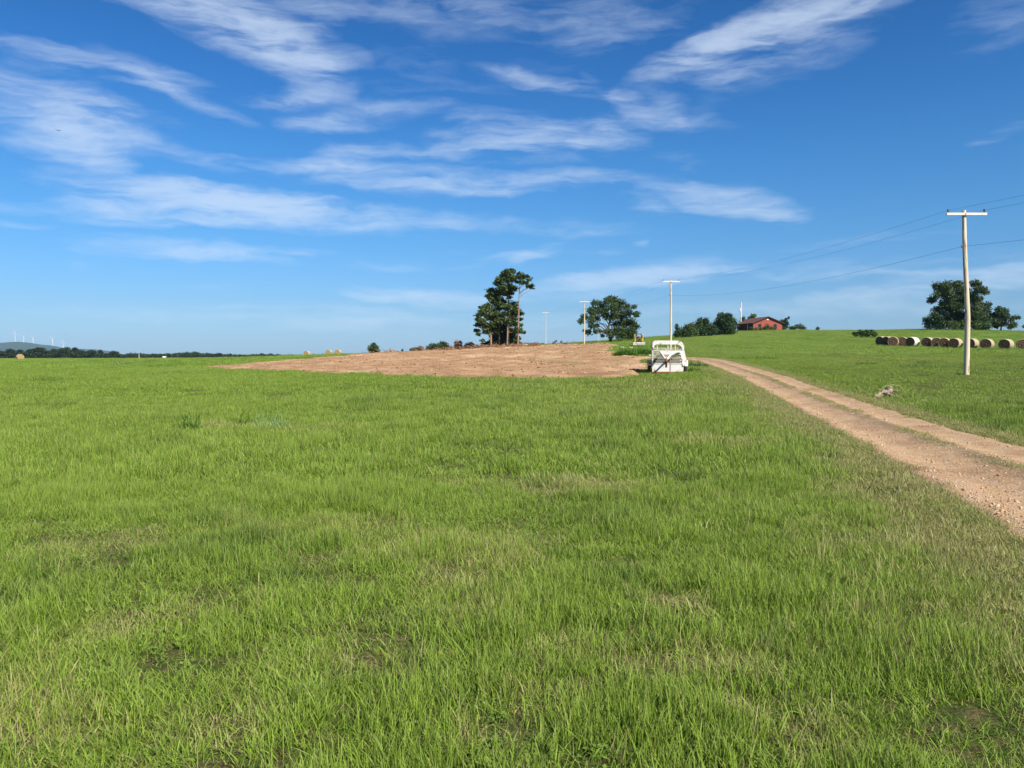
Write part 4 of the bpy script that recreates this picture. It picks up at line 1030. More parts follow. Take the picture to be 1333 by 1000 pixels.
# mid deck beam, and behind it the slats of the front and of the tailgate
MB().box((.14, -.03, 1.24), (1.18, .12, .22)).build('neck_beam', white_clean, T)
for z in (.76, .88, 1.0, 1.1):
    MB().box((-.06, .03, z), (1.62, .03, .03)).build('slat', white, T)
for z in np.linspace(.6, 1.55, 6):
    MB().box((0, LEN, z), (1.74, .03, .04)).build('tailgate_slat', white, T)
for z in np.linspace(.55, 1.25, 5):
    MB().box((-.25, 2.3, z), (1.2, .03, .035)).build('divider_slat', rust if z < .9 else white, T)
MB().box((0, LEN, 1.05), (.06, .05, 1.1)).build('tailgate_post', white, T)
MB().box((-.38, 2.34, .62), (.9, .03, .5)).build('rusty_shade_panel', rust, T)  # rusty sheet added to darken the middle of the inside, like shade
MB().box((.48, LEN - .02, .62), (.8, .03, .55)).build('tail_shade_panel', floor_m, T)  # brown sheet added at the tail so the inside looks shaded
# gooseneck
cp = np.array((-.13, -1.45, .80))
MB().tube([(-.44, -.06, 1.26), (-.36, -.5, 1.16), (-.2, -1.2, .90), cp], [.065, .065, .06, .06], 10).build('neck_arm', white_clean, T)
MB().tube([(.72, -.06, 1.24), (.56, -.25, 1.30), (.34, -.6, 1.27), (.12, -1.0, 1.12), (-.04, -1.3, .93), cp], [.06, .06, .06, .055, .055, .05], 10).build('neck_arm', white_clean, T)
MB().lathe([(0, .40), (.055, .40), (.055, .70), (.085, .70), (.085, .92), (0, .93)], 'z', (cp[0], cp[1], 0), 12).build('coupler', rust, T)
MB().lathe([(0, .02), (.10, .02), (.10, .05), (.032, .05), (.032, .95), (0, .95)], 'z', (.10, -1.15, 0), 10).build('jack_leg', iron, T)
# flared corner sheet on the right, fenders, wheels
mb = MB(); A = [(.70, -.03, 1.36), (.74, -.04, 1.12), (.80, -.05, .80), (.86, -.06, .46)]; Bq = [(.95, -.03, 1.36), (1.00, -.03, 1.1), (1.08, -.03, .78), (1.16, -.03, .46)]
V = A + Bq + [(x, y + .03, z) for x, y, z in A] + [(x, y + .03, z) for x, y, z in Bq]
fs = []
for i in range(3): fs += [(i, i + 1, 4 + i + 1, 4 + i), (8 + i, 12 + i, 12 + i + 1, 8 + i + 1), (4 + i, 5 + i, 13 + i, 12 + i), (i, 8 + i, 9 + i, i + 1)]
fs += [(0, 4, 12, 8), (3, 11, 15, 7)]
mb.add(V, fs).build('corner_panel', white_clean, T)
for sg in (-1, 1):
    yw = (1.35, 2.25)
    P = [(0, yw[0] - .50, .50), (0, yw[0] - .40, .72), (0, yw[0] - .2, .80), (0, yw[1] + .2, .80), (0, yw[1] + .40, .72), (0, yw[1] + .50, .50)]
    sheet([(sg * (W + .02), y, z) for _, y, z in P], [(sg * (W + .30), y, z) for _, y, z in P], .015).build('fender', white, T)
    for y in yw:
        w_ = MB(); x0 = sg * (W + .155)
        w_.lathe([(.20, -.09), (.30, -.10), (.345, -.085), (.355, -.04), (.355, .04), (.345, .085), (.30, .10), (.20, .09)], 'x', (x0, y, .345), 22)
        wo_ = w_.build('tyre', rubber, T)
        MB().lathe([(0, -.03), (.07, -.06), (.09, -.02), (.17, -.02), (.205, -.07), (.205, .07), (.17, .02), (.09, .02), (.07, .06), (0, .03)], 'x', (x0, y, .345), 18).build('rim', white, wo_)

# ---------------------------------------------------------------- little loader
yellow = rough_mat('yellow paint', (.62, .42, .04), (.55, .36, .05), 4, .5, .35, col3=(.25, .13, .05), s3=6, t3=.66)
black = rough_mat('black steel', (.02, .02, .02), (.04, .04, .04), 5, .5, .4)
seat_m = rough_mat('brown-red seat', (.20, .055, .04), (.27, .09, .06), 6, .6, .3)
dirtywhite = rough_mat('whitish bucket', (.56, .53, .46), (.64, .61, .54), 3, .6, .3)
lb = ground_pt(831.5, 128)
Ld = empty('loader', lb, -math.atan2(lb[0], lb[1]) + R(4)); tag(Ld, 'small yellow loader with a white bucket on the grassy rise beside the lone oak', 'loader')
MB().box((0, .8, .55), (1.0, 1.9, .5)).build('chassis', black, Ld)
mb = MB()
for x in (-.42, .42):
    for y in (.15, 1.1): mb.box((x, y, 1.35), (.07, .07, 1.15))
mb.box((0, .62, 1.95), (.98, 1.12, .07)); mb.build('cab_frame', black, Ld)
mb = MB(); mb.box((0, .75, .92), (.5, .5, .16)); mb.box((0, 1.02, 1.25), (.5, .12, .6), (R(-8), 0, 0)); mb.build('seat', seat_m, Ld)
for sg in (-1, 1):
    mb = MB(); mb.box((sg * .66, 1.35, 1.15), (.16, .25, 1.2)); mb.box((sg * .66, .5, 1.62), (.16, 1.7, .2), (R(-12), 0, 0)); mb.box((sg * .66, -.40, 1.0), (.17, .18, 1.15), (R(18), 0, 0)); mb.build('lift_arm', yellow, Ld)
    MB().box((sg * .52, .8, .9), (.10, 1.5, .5)).build('side_panel', yellow, Ld)
    for y in (.2, 1.3):
        wl_ = MB().lathe([(.16, -.13), (.36, -.14), (.40, -.09), (.40, .09), (.36, .14), (.16, .13)], 'x', (sg * .76, y, .40), 18).build('tyre', rubber, Ld)
        MB().lathe([(0, -.06), (.17, -.06), (.17, .06), (0, .06)], 'x', (sg * .76, y, .40), 14).build('rim', yellow, wl_)
mb = MB(); mb.box((0, -.95, .30), (1.95, .05, .42), (R(14), 0, 0)); mb.box((0, -.72, .10), (1.95, .5, .04)); mb.box((0, -.50, .34), (1.95, .05, .48))
for sg in (-1, 1): mb.box((sg * .972, -.73, .3), (.03, .5, .42))
mb.build('bucket', dirtywhite, Ld)
for sg in (-1, 1): MB().tube([(sg * .25, -.45, .5), (sg * .3, .1, .75)], .05, 8).build('tilt_cylinder', black, Ld)
MB().box((.96, .2, 1.2), (.12, .2, .3)).build('mirror', black, Ld)

# ---------------------------------------------------------------- the red house
brick = rough_mat('red brick wall', (.25, .062, .046), (.31, .088, .066), 1.2, .9, .15, col3=(.20, .05, .04), s3=7, t3=.6)
roof_m = rough_mat('brown-red shingles', (.11, .055, .05), (.17, .085, .075), 3, .9, .1, .02, 14)
trim = rough_mat('dark fascia', (.06, .03, .028), (.09, .045, .04), 4, .7, .2)
glass = rough_mat('dark window pane', (.012, .014, .018), (.02, .022, .028), 2, .12, .5)
whitetrim = rough_mat('white trim', (.75, .73, .70), (.8, .78, .75), 4, .7, .2)
porch_wood = rough_mat('porch timber', (.16, .075, .06), (.2, .10, .08), 4, .8, .2)  # dark red-brown timber of the porch walls and posts
hb_ = ground_pt(999, 236)
ang = -math.atan2(hb_[0], hb_[1]) + R(24)       # gable to the camera, long side turned to the left
Hs = empty('house', hb_ - np.array((0, 0, .15)), ang); tag(Hs, 'low red brick house with a brown roof on the ridge, gable end towards the field', 'house')
wd, dl, eh, ph = 4.6, 13.0, 2.45, 4.25            # half gable, length, eaves, ridge
def gable_wall(y, th):
    P = [(-wd, 0), (wd, 0), (wd, eh), (0, ph), (-wd, eh)]
    V = [(x, y, z) for x, z in P] + [(x, y + th, z) for x, z in P]
    return MB().add(V, [(0, 1, 2, 3, 4), (9, 8, 7, 6, 5)] + [(i, 5 + i, 5 + (i + 1) % 5, (i + 1) % 5) for i in range(5)])
gable_wall(0, .25).build('wall', brick, Hs); gable_wall(dl - .25, .25).build('wall', brick, Hs)
MB().box((wd - .125, dl / 2, eh / 2), (.25, dl - .504, eh)).build('wall', brick, Hs)
MB().box((-wd + 2.0, dl / 2 + 1.0, eh / 2), (.25, dl - 2.51, eh)).build('porch_wall', porch_wood, Hs)
MB().box((-wd + 1.0, 2.4, eh / 2), (1.95, .22, eh)).build('porch_wall', porch_wood, Hs)
for sg in (-1, 1):
    ov = .55; zr = ph + .16; ze = eh - (ph - eh) / wd * ov + .16
    xs_ = sg * (wd + ov)
    V = [(0, -.5, zr), (xs_, -.5, ze), (xs_, dl + .5, ze), (0, dl + .5, zr)]
    V += [(x, y, z - .12) for x, y, z in V]
    rf = MB().add(V, [(0, 1, 2, 3), (7, 6, 5, 4), (0, 4, 5, 1), (1, 5, 6, 2), (2, 6, 7, 3), (3, 7, 4, 0)]).build('roof', roof_m, Hs)
    V = [(sg * .0, -.53, zr + .01), (xs_, -.53, ze + .01), (xs_, -.53, ze - .22), (0, -.53, zr - .22)]; V += [(x, y + .028, z) for x, y, z in V]
    MB().add(V, [(0, 1, 2, 3), (7, 6, 5, 4), (0, 4, 5, 1), (2, 6, 7, 3), (1, 5, 6, 2)]).build('fascia', trim, Hs)
for x in (-2.55, 2.35):
    fr = MB().box((x, -.01, 1.45), (1.02, .09, 1.3)).build('window', trim, Hs)
    MB().box((x, -.065, 1.45), (.82, .02, 1.1)).build('pane', glass, fr)
    MB().box((x, -.06, .76), (1.15, .14, .07)).build('sill', whitetrim, fr)
MB().add([(-.42, -.03, 3.35), (.42, -.03, 3.35), (0, -.03, 3.78), (-.42, .02, 3.35), (.42, .02, 3.35), (0, .02, 3.78)], [(0, 1, 2), (0, 3, 4, 1), (1, 4, 5, 2), (2, 5, 3, 0)]).build('gable_vent', whitetrim, Hs)
for y in (.12, 4.2, 8.4, 12.6):
    MB().box((-wd + .02, y + .15, eh / 2 - .08), (.16, .16, eh - .2)).build('porch_post', whitetrim if y == 4.2 else porch_wood, Hs)
MB().box((-wd + 1.88 - .02, 5.4, 1.02), (.05, .95, 2.0)).build('door', trim, Hs)
fr = MB().box((-wd + 1.87 - .01, 8.6, 1.45), (.06, 1.3, 1.1)).build('window', trim, Hs); MB().box((-wd + 1.825, 8.6, 1.45), (.02, 1.1, .9)).build('pane', glass, fr)
MB().box((-wd + .9, dl / 2, -.02), (2.0, dl - .3, .2)).build('porch_floor', rough_mat('porch slab', (.3, .28, .25), (.36, .33, .3), 3), Hs)

# ---------------------------------------------------------------- wind turbines
tw = rough_mat('turbine white', (.62, .64, .66), (.60, .62, .64), 1, .5, .3)
for i, (px, base_y, top_y, rot, lab) in enumerate(((19.5, 445.2, 434.0, 2, 'tallest wind turbine, farthest left on the blue hill'), (30.6, 445, 438.4, 25, 'wind turbine standing right of the tallest one'),
                                          (43.2, 447, 439.6, 62, 'middle turbine of the five, blades spread in a Y'), (68.6, 449.5, 440.6, 58, 'wind turbine alone on the falling part of the hill'),
                                          (82.0, 451.5, 445.4, 5, 'lowest wind turbine, at the right end of the hill'))):
    d = 9000
    top = at(px, top_y, d); bz = at(px, base_y, d)[2] - 25
    o = empty('wind_turbine', (top[0], d, bz)); tag(o, lab, 'wind turbine', 'wind turbines on the blue hill')
    h = top[2] - bz
    MB().tube([(0, 0, 0), (0, 0, h)], [3.6, 2.2], 12).build('tower', tw, o)
    MB().box((0, -2, h + 1.5), (4.5, 12, 4.5)).build('nacelle', tw, o)
    for k in range(3):
        a = R(rot + 120 * k); u = np.array((math.sin(a), 0, math.cos(a)))
        mb = MB(); mb.tube([np.array((0, -9.5, h + 1.5)) + u * t for t in (0, 6, 16, 30, 46)], [1.2, 2.1, 1.8, 1.2, .3], 6); mb.build('blade', tw, o)

# ---------------------------------------------------------------- grey driftwood by the track
drift = rough_mat('grey weathered wood', (.20, .15, .105), (.36, .29, .22), 3, .9, .1, .03, 10, (1, 1, 3), col3=(.10, .07, .05), s3=4, t3=.60)
twig_m = rough_mat('dry twig', (.36, .29, .18), (.46, .38, .25), 5, .9, .1)
vine_m = rough_mat('pale green cane', (.22, .27, .11), (.30, .32, .16), 5, .8, .2)
db = hit(1152, 519); D = 27.0
def dl_(px, py, dy=0.0):
    p = at(px, py, db[1] + dy); return p - db
S = empty('driftwood', db); tag(S, 'bleached gnarled log with twigs lying in the grass beside the track', 'driftwood')
def knotty(pts, rad, seed, n_=9, step=9, amp=.28):
    P = np.array(pts, float); t = np.linspace(0, len(P) - 1, step); q = np.random.default_rng(seed)
    C = np.stack([np.interp(t, range(len(P)), P[:, i]) for i in range(3)], 1) + q.normal(size=(step, 3)) * .012
    rr = np.interp(t, range(len(P)), rad) * (1 + amp * q.uniform(-1, 1, step))
    mb = MB(); mb.tube(C, rr.tolist(), n_, smooth=False)
    mb.v = [tuple(np.array(v) + q.normal(size=3) * .010) for v in mb.v]
    return mb
knotty([dl_(1138.5, 520, -.2), dl_(1143, 516.5, -.1), dl_(1149, 513, 0)], [.075, .10, .085], 1).build('log', drift, S)
knotty([dl_(1148, 513.5, 0), dl_(1154, 510, .1), dl_(1158, 507.5, .15), dl_(1160.5, 503, .2)], [.085, .10, .10, .035], 2).build('log', drift, S)
knotty([dl_(1148, 514, -.05), dl_(1150, 508.5, .02), dl_(1147.5, 505.5, .05)], [.07, .05, .018], 3, 7).build('branch_stub', drift, S)
knotty([dl_(1152, 511.5, 0), dl_(1157, 514, -.15), dl_(1163, 517.5, -.2)], [.075, .055, .02], 4, 7).build('root', drift, S)
knotty([dl_(1139, 519.5, -.25), dl_(1141, 520.5, -.35), dl_(1146, 519, -.4)], [.03, .06, .03], 5, 7).build('root', drift, S)
knotty([dl_(1156, 510, 0), dl_(1160, 511.5, -.05), dl_(1164, 510, -.1)], [.05, .04, .012], 6, 7).build('root', drift, S)
MB().tube([dl_(1143, 514), dl_(1146, 507), dl_(1153, 502.8), dl_(1162, 501), dl_(1170, 502.2), dl_(1175.5, 506), dl_(1178, 511.5), dl_(1178.5, 517)], .011, 6).build('cane', vine_m, S)
q = np.random.default_rng(5)
for a, b in (((1158, 513), (1173, 518)), ((1160, 517), (1168, 511)), ((1163, 509.5), (1172, 509)), ((1164, 519), (1181, 517.5)), ((1170, 519), (1183, 520)), ((1166, 514), (1178, 518.5)), ((1175, 520), (1181, 513.5))):
    p0, p1 = dl_(*a), dl_(*b, -.2); MB().tube([p0, (p0 + p1) / 2 + q.normal(size=3) * .03, p1], [.02, .016, .008], 5).build('twig', twig_m, S)

# fallen stubs on the skyline between the far poles
for pts, lab in ((((717.5, 449.5), (721, 446.5), (725, 443.2)), 'slanting dead stump on the skyline, right of the fourth utility pole'), (((731.5, 449), (730.6, 446), (730.8, 443.6)), 'short upright dead stump on the skyline, between the far utility poles')):
    b_ = ground_pt(pts[0][0], 232); mb = MB(); P = [at(x, y, 232) - b_ for x, y in pts]; P[0][2] = -.2
    mb.tube(P, [.42, .36, .22], 8); mb.tube([P[1], P[1] + np.array((.5, .1, .5))], [.14, .05], 6)
    o = mb.build('dead_stump', rough_mat('dead stump', (.07, .045, .035), (.12, .08, .06), 4, .9, .1)); o.location = b_; tag(o, lab, 'stump')

# pale things lying about
stone_m = rough_mat('pale stone', (.34, .28, .20), (.44, .38, .29), 3, .9, .1, .04, 6)
def stone(px, py, w, h, lab, d=None, seed=0):
    p = hit(px, py) if d is None else ground_pt(px, d)
    q = np.random.default_rng(seed); nU, nV = 10, 7; V = []
    for i in range(nV):
        t = math.pi * i / (nV - 1)
        for k in range(nU):
            a = 2 * math.pi * k / nU; f = 1 + .35 * (q.random() - .5) if 0 < i < nV - 1 else 1
            V.append((math.sin(t) * math.cos(a) * w / 2 * f, math.sin(t) * math.sin(a) * w * .35 * f, math.cos(t) * h / 2 * f + h * .35))
    fs = [(i * nU + k, i * nU + (k + 1) % nU, (i + 1) * nU + (k + 1) % nU, (i + 1) * nU + k) for i in range(nV - 1) for k in range(nU)]
    o = MB().add(V, fs, False).build('stone', stone_m); o.location = p; tag(o, lab, 'stone'); return o
stone(809.5, 451, .75, .42, 'larger pale stone on the rise just behind the tall weeds, left of the loader', 118, 1)
stone(821, 451.5, .75, .34, 'flatter pale stone behind the tall weeds, nearest the white bucket', 117, 2)
stone(846, 466.5, .30, .24, 'small pale stone on bare soil left of the trailer', 82, 3)
stone(626, 451, .9, .55, 'white stone at the foot of the pine stand, left side', 172, 4)
stone(685, 452.6, 1.5, .6, 'wide pale slab on the soil crest right of the slender pine', 166, 5)
stone(1203, 523, .22, .08, 'flat whitish stone in the grass right of the driftwood', None, 6)
b7 = stone(511, 454.5, 1.2, .7, 'brown clod-like boulder on the soil crest right of the lone cedar bush', 181, 7); b7.data.materials[0] = rough_mat('earth-stained rock', (.22, .12, .07), (.32, .19, .115), 3, .95, .1, .05, 6)
sh = ground_pt(214, 268); o = empty('shed', sh); tag(o, 'tiny white shed at the far edge of the left field', 'shed')
MB().box((0, 0, .3), (.9, .8, .6)).build('wall', whitetrim, o)
MB().add([(-.55, -.5, .6), (.55, -.5, .6), (.55, 0, .85), (-.55, 0, .85), (.55, .5, .6), (-.55, .5, .6)], [(0, 1, 2, 3), (3, 2, 4, 5), (0, 3, 5), (1, 4, 2), (0, 5, 4, 1)]).build('roof', whitetrim, o)

# bird
bm_ = rough_mat('dark feathers', (.03, .03, .03), (.05, .05, .05), 5)
bp = at(76, 170, 120)
o = empty('bird', bp, .6); tag(o, 'single dark bird gliding high in the left part of the sky', 'bird')
MB().lathe([(0, -.22), (.04, -.18), (.06, -.05), (.05, .08), (.02, .2), (.035, .3), (0, .31)], 'y', (0, 0, 0), 8).build('body', bm_, o)
for sg in (-1, 1):
    V = [(0, -.1, .02), (sg * .25, -.12, .08), (sg * .5, -.02, .05), (sg * .25, .05, .08), (0, .08, .02)]; V += [(x, y, z - .012) for x, y, z in V]
    MB().add(V, [(0, 1, 2, 3, 4), (9, 8, 7, 6, 5)] + [(i, (i + 1) % 5, 5 + (i + 1) % 5, 5 + i) for i in range(5)]).build('wing', bm_, o)
# ---------------------------------------------------------------- blades, tufts, weeds
def blade_set(n_, rad, lmin, lmax, w, lean, seed, segs=3, droop=.5, hn=.16):
    q = np.random.default_rng(seed)
    a = q.uniform(0, 2 * math.pi, n_); r = rad * np.sqrt(q.random(n_)); B = np.stack([r * np.cos(a), r * np.sin(a), np.zeros(n_)], 1)
    L = q.uniform(lmin, lmax, n_) * (1 - .35 * r / rad); az_ = q.uniform(0, 2 * math.pi, n_); th = np.abs(q.normal(0, lean, n_)) + .05; dr = q.uniform(.2, 1.2, n_) * droop
    ww = w * q.uniform(.6, 1.4, n_)
    tw = az_ + math.pi / 2 + q.normal(0, .7, n_)
    ts = np.array([0, .4, .75, 1.0])[:segs + 1] if segs == 3 else np.array([0, .55, 1.0])
    V = []; pos = B.copy(); prev = 0; side = np.stack([np.cos(tw), np.sin(tw), np.zeros(n_)], 1)
    for i, t in enumerate(ts):
        if i:
            ang = th + dr * (t + prev) / 2 * 1.6; st = L * (t - prev)
            pos = pos + np.stack([hn * np.sin(ang) * np.cos(az_), hn * np.sin(ang) * np.sin(az_), np.cos(ang)], 1) * st[:, None]
        prev = t; hw = ww * (1, .95, .6, .0)[i] / 2 if segs == 3 else ww * (1, .75, .0)[i] / 2
        V.append(pos - side * hw[:, None]); V.append(pos + side * hw[:, None])
    V = np.stack(V, 1)                                   # n, 2(segs+1), 3
    k = V.shape[1]
    V = V[:, :k - 1]                                      # last pair is one tip
    k -= 1
    base = np.arange(n_)[:, None] * k
    Q = np.concatenate([base + np.array([[2 * i, 2 * i + 1, 2 * i + 3, 2 * i + 2]]) for i in range(segs - 1)])
    Tt = base + np.array([[2 * segs - 2, 2 * segs - 1, 2 * segs]])
    tint = np.repeat(q.random(n_), k); up = np.tile(np.repeat(ts, 2)[:k], n_)
    return mesh_np('tuft', V.reshape(-1, 3), [Q, Tt], {'tint': tint, 'up': up})

m, n, l = new_mat('meadow grass')
ti = nd(n, 'ShaderNodeAttribute', attribute_name='tint'); upn = nd(n, 'ShaderNodeAttribute', attribute_name='up')
dry = nd(n, 'ShaderNodeAttribute', attribute_name='dry', attribute_type='INSTANCER'); lush = nd(n, 'ShaderNodeAttribute', attribute_name='lush', attribute_type='INSTANCER')
g = nd(n, 'ShaderNodeNewGeometry')
gr = gmix((.088, .178, .017), (.232, .345, .036), ti.outputs['Fac'])
gr = gmix(gr, (.030, .095, .015), mth(n, l, 'MULTIPLY', lush.outputs['Fac'], .92))
gr = gmix(gr, (.44, .52, .13), mth(n, l, 'MULTIPLY', gramp(upn.outputs['Fac'], .35, 1.0), .42))  # blade tips coloured paler towards the end as painted highlights
# each blade turns to straw once the dryness of its place passes the blade's own resistance
thr = mth(n, l, 'SUBTRACT', mth(n, l, 'MULTIPLY_ADD', dry.outputs['Fac'], .95, .01), mth(n, l, 'MULTIPLY_ADD', ti.outputs['Fac'], 1.02, -.06))
isdry = gramp(thr, -.10, .10)
gr = gmix(gr, gmix((.20, .185, .07), (.44, .42, .18), gramp(mth(n, l, 'FRACT', mth(n, l, 'MULTIPLY', ti.outputs['Fac'], 7.3)), 0, 1)), isdry)
p = nd(n, 'ShaderNodeBsdfPrincipled'); p.inputs['Roughness'].default_value = .5; p.inputs['Specular IOR Level'].default_value = .12; l.new(gr, p.inputs['Base Color'])
tr = nd(n, 'ShaderNodeBsdfTranslucent'); l.new(gr, tr.inputs['Color'])
ms = nd(n, 'ShaderNodeMixShader'); ms.inputs['Fac'].default_value = .30; l.new(p.outputs[0], ms.inputs[1]); l.new(tr.outputs[0], ms.inputs[2])
o = nd(n, 'ShaderNodeOutputMaterial'); l.new(ms.outputs[0], o.inputs['Surface'])
grass_m = m

def field_points(y0, y1, dens, seed, margin=2.5, half=.74):
    q = np.random.default_rng(seed)
    area = half * (y1 * y1 - y0 * y0) + 2 * margin * (y1 - y0)
    N = int(area * dens)
    t = q.random(N)
    # inverse of the cumulated width half*y + margin
    A, Bc = half, 2 * margin
    c0 = A * y0 * y0 + Bc * y0; c1 = A * y1 * y1 + Bc * y1; c = c0 + (c1 - c0) * t
    y = (-Bc + np.sqrt(Bc * Bc + 4 * A * c)) / (2 * A)
    x = q.uniform(-1, 1, N) * (half * y + margin)
    return x, y, q

def lushness(x, y):
    d = sstep(.47, .68, fbm(x / .8 + 5, y / .9, 102, 3) * .28 + fbm(x / 2.2 + 5, y / 3, 101) * .34 + fbm(x / 8, y / 12, 103) * .38)
    return d

def grow(name, coll_name, y0, y1, dens, seed, hbase, hvar, wscale=1.0, thin_dry=.3, margin=2.5, label=None, lay=0.0, litter=0.0):
    x, y, q = field_points(y0, y1, dens, seed, margin)
    u, h = road_u(x, y); de = (np.abs(u) - 1) * h
    sd = soil_d(x, y) if y1 > 38 else np.full(len(x), -9.0)
    dr_ = dryness(x, y); lu = lushness(x, y)
    p_keep = (.42 + .58 * sstep(.22, .6, vnoise(x / .36, y / .36, 117))) * sstep(-.10, .35, de + (vnoise(x * 2.2, y * 2.2, 7) - .5) * .5) * (1 - thin_dry * sstep(.25, .9, dr_)) * (sd < .1)
    if litter: p_keep = np.maximum(p_keep, .8 * (de > .15) * (sd < .1))
    keep = q.random(len(x)) < p_keep
    x, y, u, de, dr_, lu = (a_[keep] for a_ in (x, y, u, de, dr_, lu))
    hh = hbase * (1 + hvar * ((fbm(x / .75, y / .75, 111) - .5) * 1.7 + (vnoise(x / .3, y / .3, 115) - .5) * .9 + (fbm(x / 4.5, y / 6, 113) - .5) * 1.5))
    hh *= (1 - .55 * sstep(.2, .85, dr_)) * (1 + .3 * lu)
    hh *= 1 - .45 * (1 - sstep(.0, 2.2, de)) * (de < 2.2)                 # short beside the track
    slope = sstep(2, 6, x - np.interp(y, RC[:, 1], RC[:, 0])) * sstep(14, 30, y)
    hh *= 1 - .42 * slope                                                 # the mown slope on the right
    hh = np.clip(hh, .48 * hbase, 2.2 * hbase)
    dr_ = np.clip(dr_ + .13 * slope + litter * (.35 + 1.3 * dr_), 0, 1)
    cl = vnoise(x / .36, y / .36, 117)                                      # clumps and the gaps between them
    hh *= .66 + .62 * cl
    lu = np.clip(lu * .8 + q.normal(0, .22, len(x)) + .30 * (.5 - cl), 0, 1)  # tufts in the gaps coloured darker for shade, clump tufts lighter
    z = sod(x, y) - .012
    N = len(x)
    rot = np.stack([q.normal(0, .10 + lay, N), q.normal(0, .10 + lay, N), q.uniform(0, 6.283, N)], 1)
    ws_ = wscale * q.uniform(.7, 1.2, N)
    scl = np.stack([ws_, ws_, hh], 1)
    o = scatter(name, SETS[coll_name], np.stack([x, y, z], 1), q.integers(0, SRC[coll_name], N), rot, scl, {'dry': dr_, 'lush': lu}, grass_m)
    tag(o, label, kind='stuff'); return N

SETS = {}
SETS['fine'] = source_set('fine', [blade_set(46, .10, .45, 1.15, .0040, .30, s, droop=.55) for s in range(6)] + [blade_set(26, .09, .6, 1.5, .0036, .22, s + 20, droop=.4) for s in range(3)] + [blade_set(48, .13, .3, .85, .0044, .5, s + 30, droop=.9) for s in range(3)], grass_m)
SETS['thatch'] = source_set('thatch', [blade_set(46, .14, .2, .65, .0048, 1.0, s + 50, segs=2, droop=.7) for s in range(5)], grass_m)
SETS['mid'] = source_set('mid', [blade_set(80, .26, .45, 1.2, .0072, .28, s + 60, droop=.55) for s in range(6)] + [blade_set(40, .22, .5, 1.55, .0065, .2, s + 70, droop=.4) for s in range(3)], grass_m)
SETS['wide'] = source_set('wide', [blade_set(150, .62, .4, 1.2, .0125, .3, s + 80, segs=2, droop=.5) for s in range(6)], grass_m)
SETS['vast'] = source_set('vast', [blade_set(160, 1.5, .4, 1.2, .030, .25, s + 90, segs=2, droop=.5) for s in range(6)], grass_m)
cnt = []
cnt.append(grow('grass', 'fine', 1.9, 9.5, 230, 1, .180, .75, 1.0, .3, 3.0, 'fine green grass blades of the near meadow'))
cnt.append(grow('grass', 'thatch', 1.9, 9.5, 150, 2, .10, .3, 1.0, 0, 3.0, 'short matted grass under the near meadow', litter=.5))
cnt.append(grow('grass', 'mid', 9.2, 27, 44, 3, .178, .7, 1.0, .3, 3.0, 'green grass of the middle meadow'))
cnt.append(grow('grass', 'thatch', 9.2, 24, 40, 4, .10, .3, 1.6, 0, 3.0, 'short matted grass of the middle meadow', litter=.5))
cnt.append(grow('grass', 'wide', 26, 80, 6.0, 5, .165, .55, 1.0, .4, 4.0, 'green grass of the farther meadow'))
cnt.append(grow('grass', 'vast', 78, 300, .55, 6, .24, .5, 1.0, .3, 6.0, 'grass of the far fields and slopes'))
print('grass tufts', cnt)

# short dead grass of the verges
def verge():
    q = np.random.default_rng(221); N = 17000
    i0, i1 = np.argmax(ry > 3), np.argmax(ry > 66)
    s_ = rs[i0] + (rs[i1] - rs[i0]) * q.random(N) ** 1.7
    left = q.random(N) < .68
    off = np.where(left, -np.abs(q.normal(0, .85, N)) - .02, np.abs(q.normal(0, .42, N)) + .02)
    ww = np.interp(s_, rs, rw); e = np.where(left, -ww, ww) * (1 + .05 * q.normal(size=N)) + off
    x = np.interp(s_, rs, rx) + np.interp(s_, rs, nx_) * e; y = np.interp(s_, rs, ry) + np.interp(s_, rs, ny_) * e
    k = q.random(N) < .25 + .75 * sstep(.35, .6, fbm(x / .6, y / .6, 223)); x, y, off = x[k], y[k], off[k]; n_ = len(x)
    dr_ = np.clip(.84 + .9 * (fbm(x / .9, y / .9, 225) - .5) + q.normal(0, .14, n_) - .22 * np.abs(off), 0, 1)
    hh = (.045 + .045 * q.random(n_)) * (1 + .45 * np.minimum(np.abs(off), 2)) * (1 + 1.0 * (q.random(n_) < .06))
    o = scatter('grass', SETS['mid'], np.stack([x, y, sod(x, y) - .015], 1), q.integers(0, SRC['mid'], n_), np.stack([q.normal(0, .2, n_), q.normal(0, .2, n_), q.uniform(0, 6.28, n_)], 1),
                np.stack([q.uniform(.4, .8, n_)] * 2 + [hh], 1), {'dry': dr_, 'lush': q.random(n_) * .5}, grass_m)
    tag(o, 'short olive and straw-coloured grass of the verges beside the track', kind='stuff')
verge()

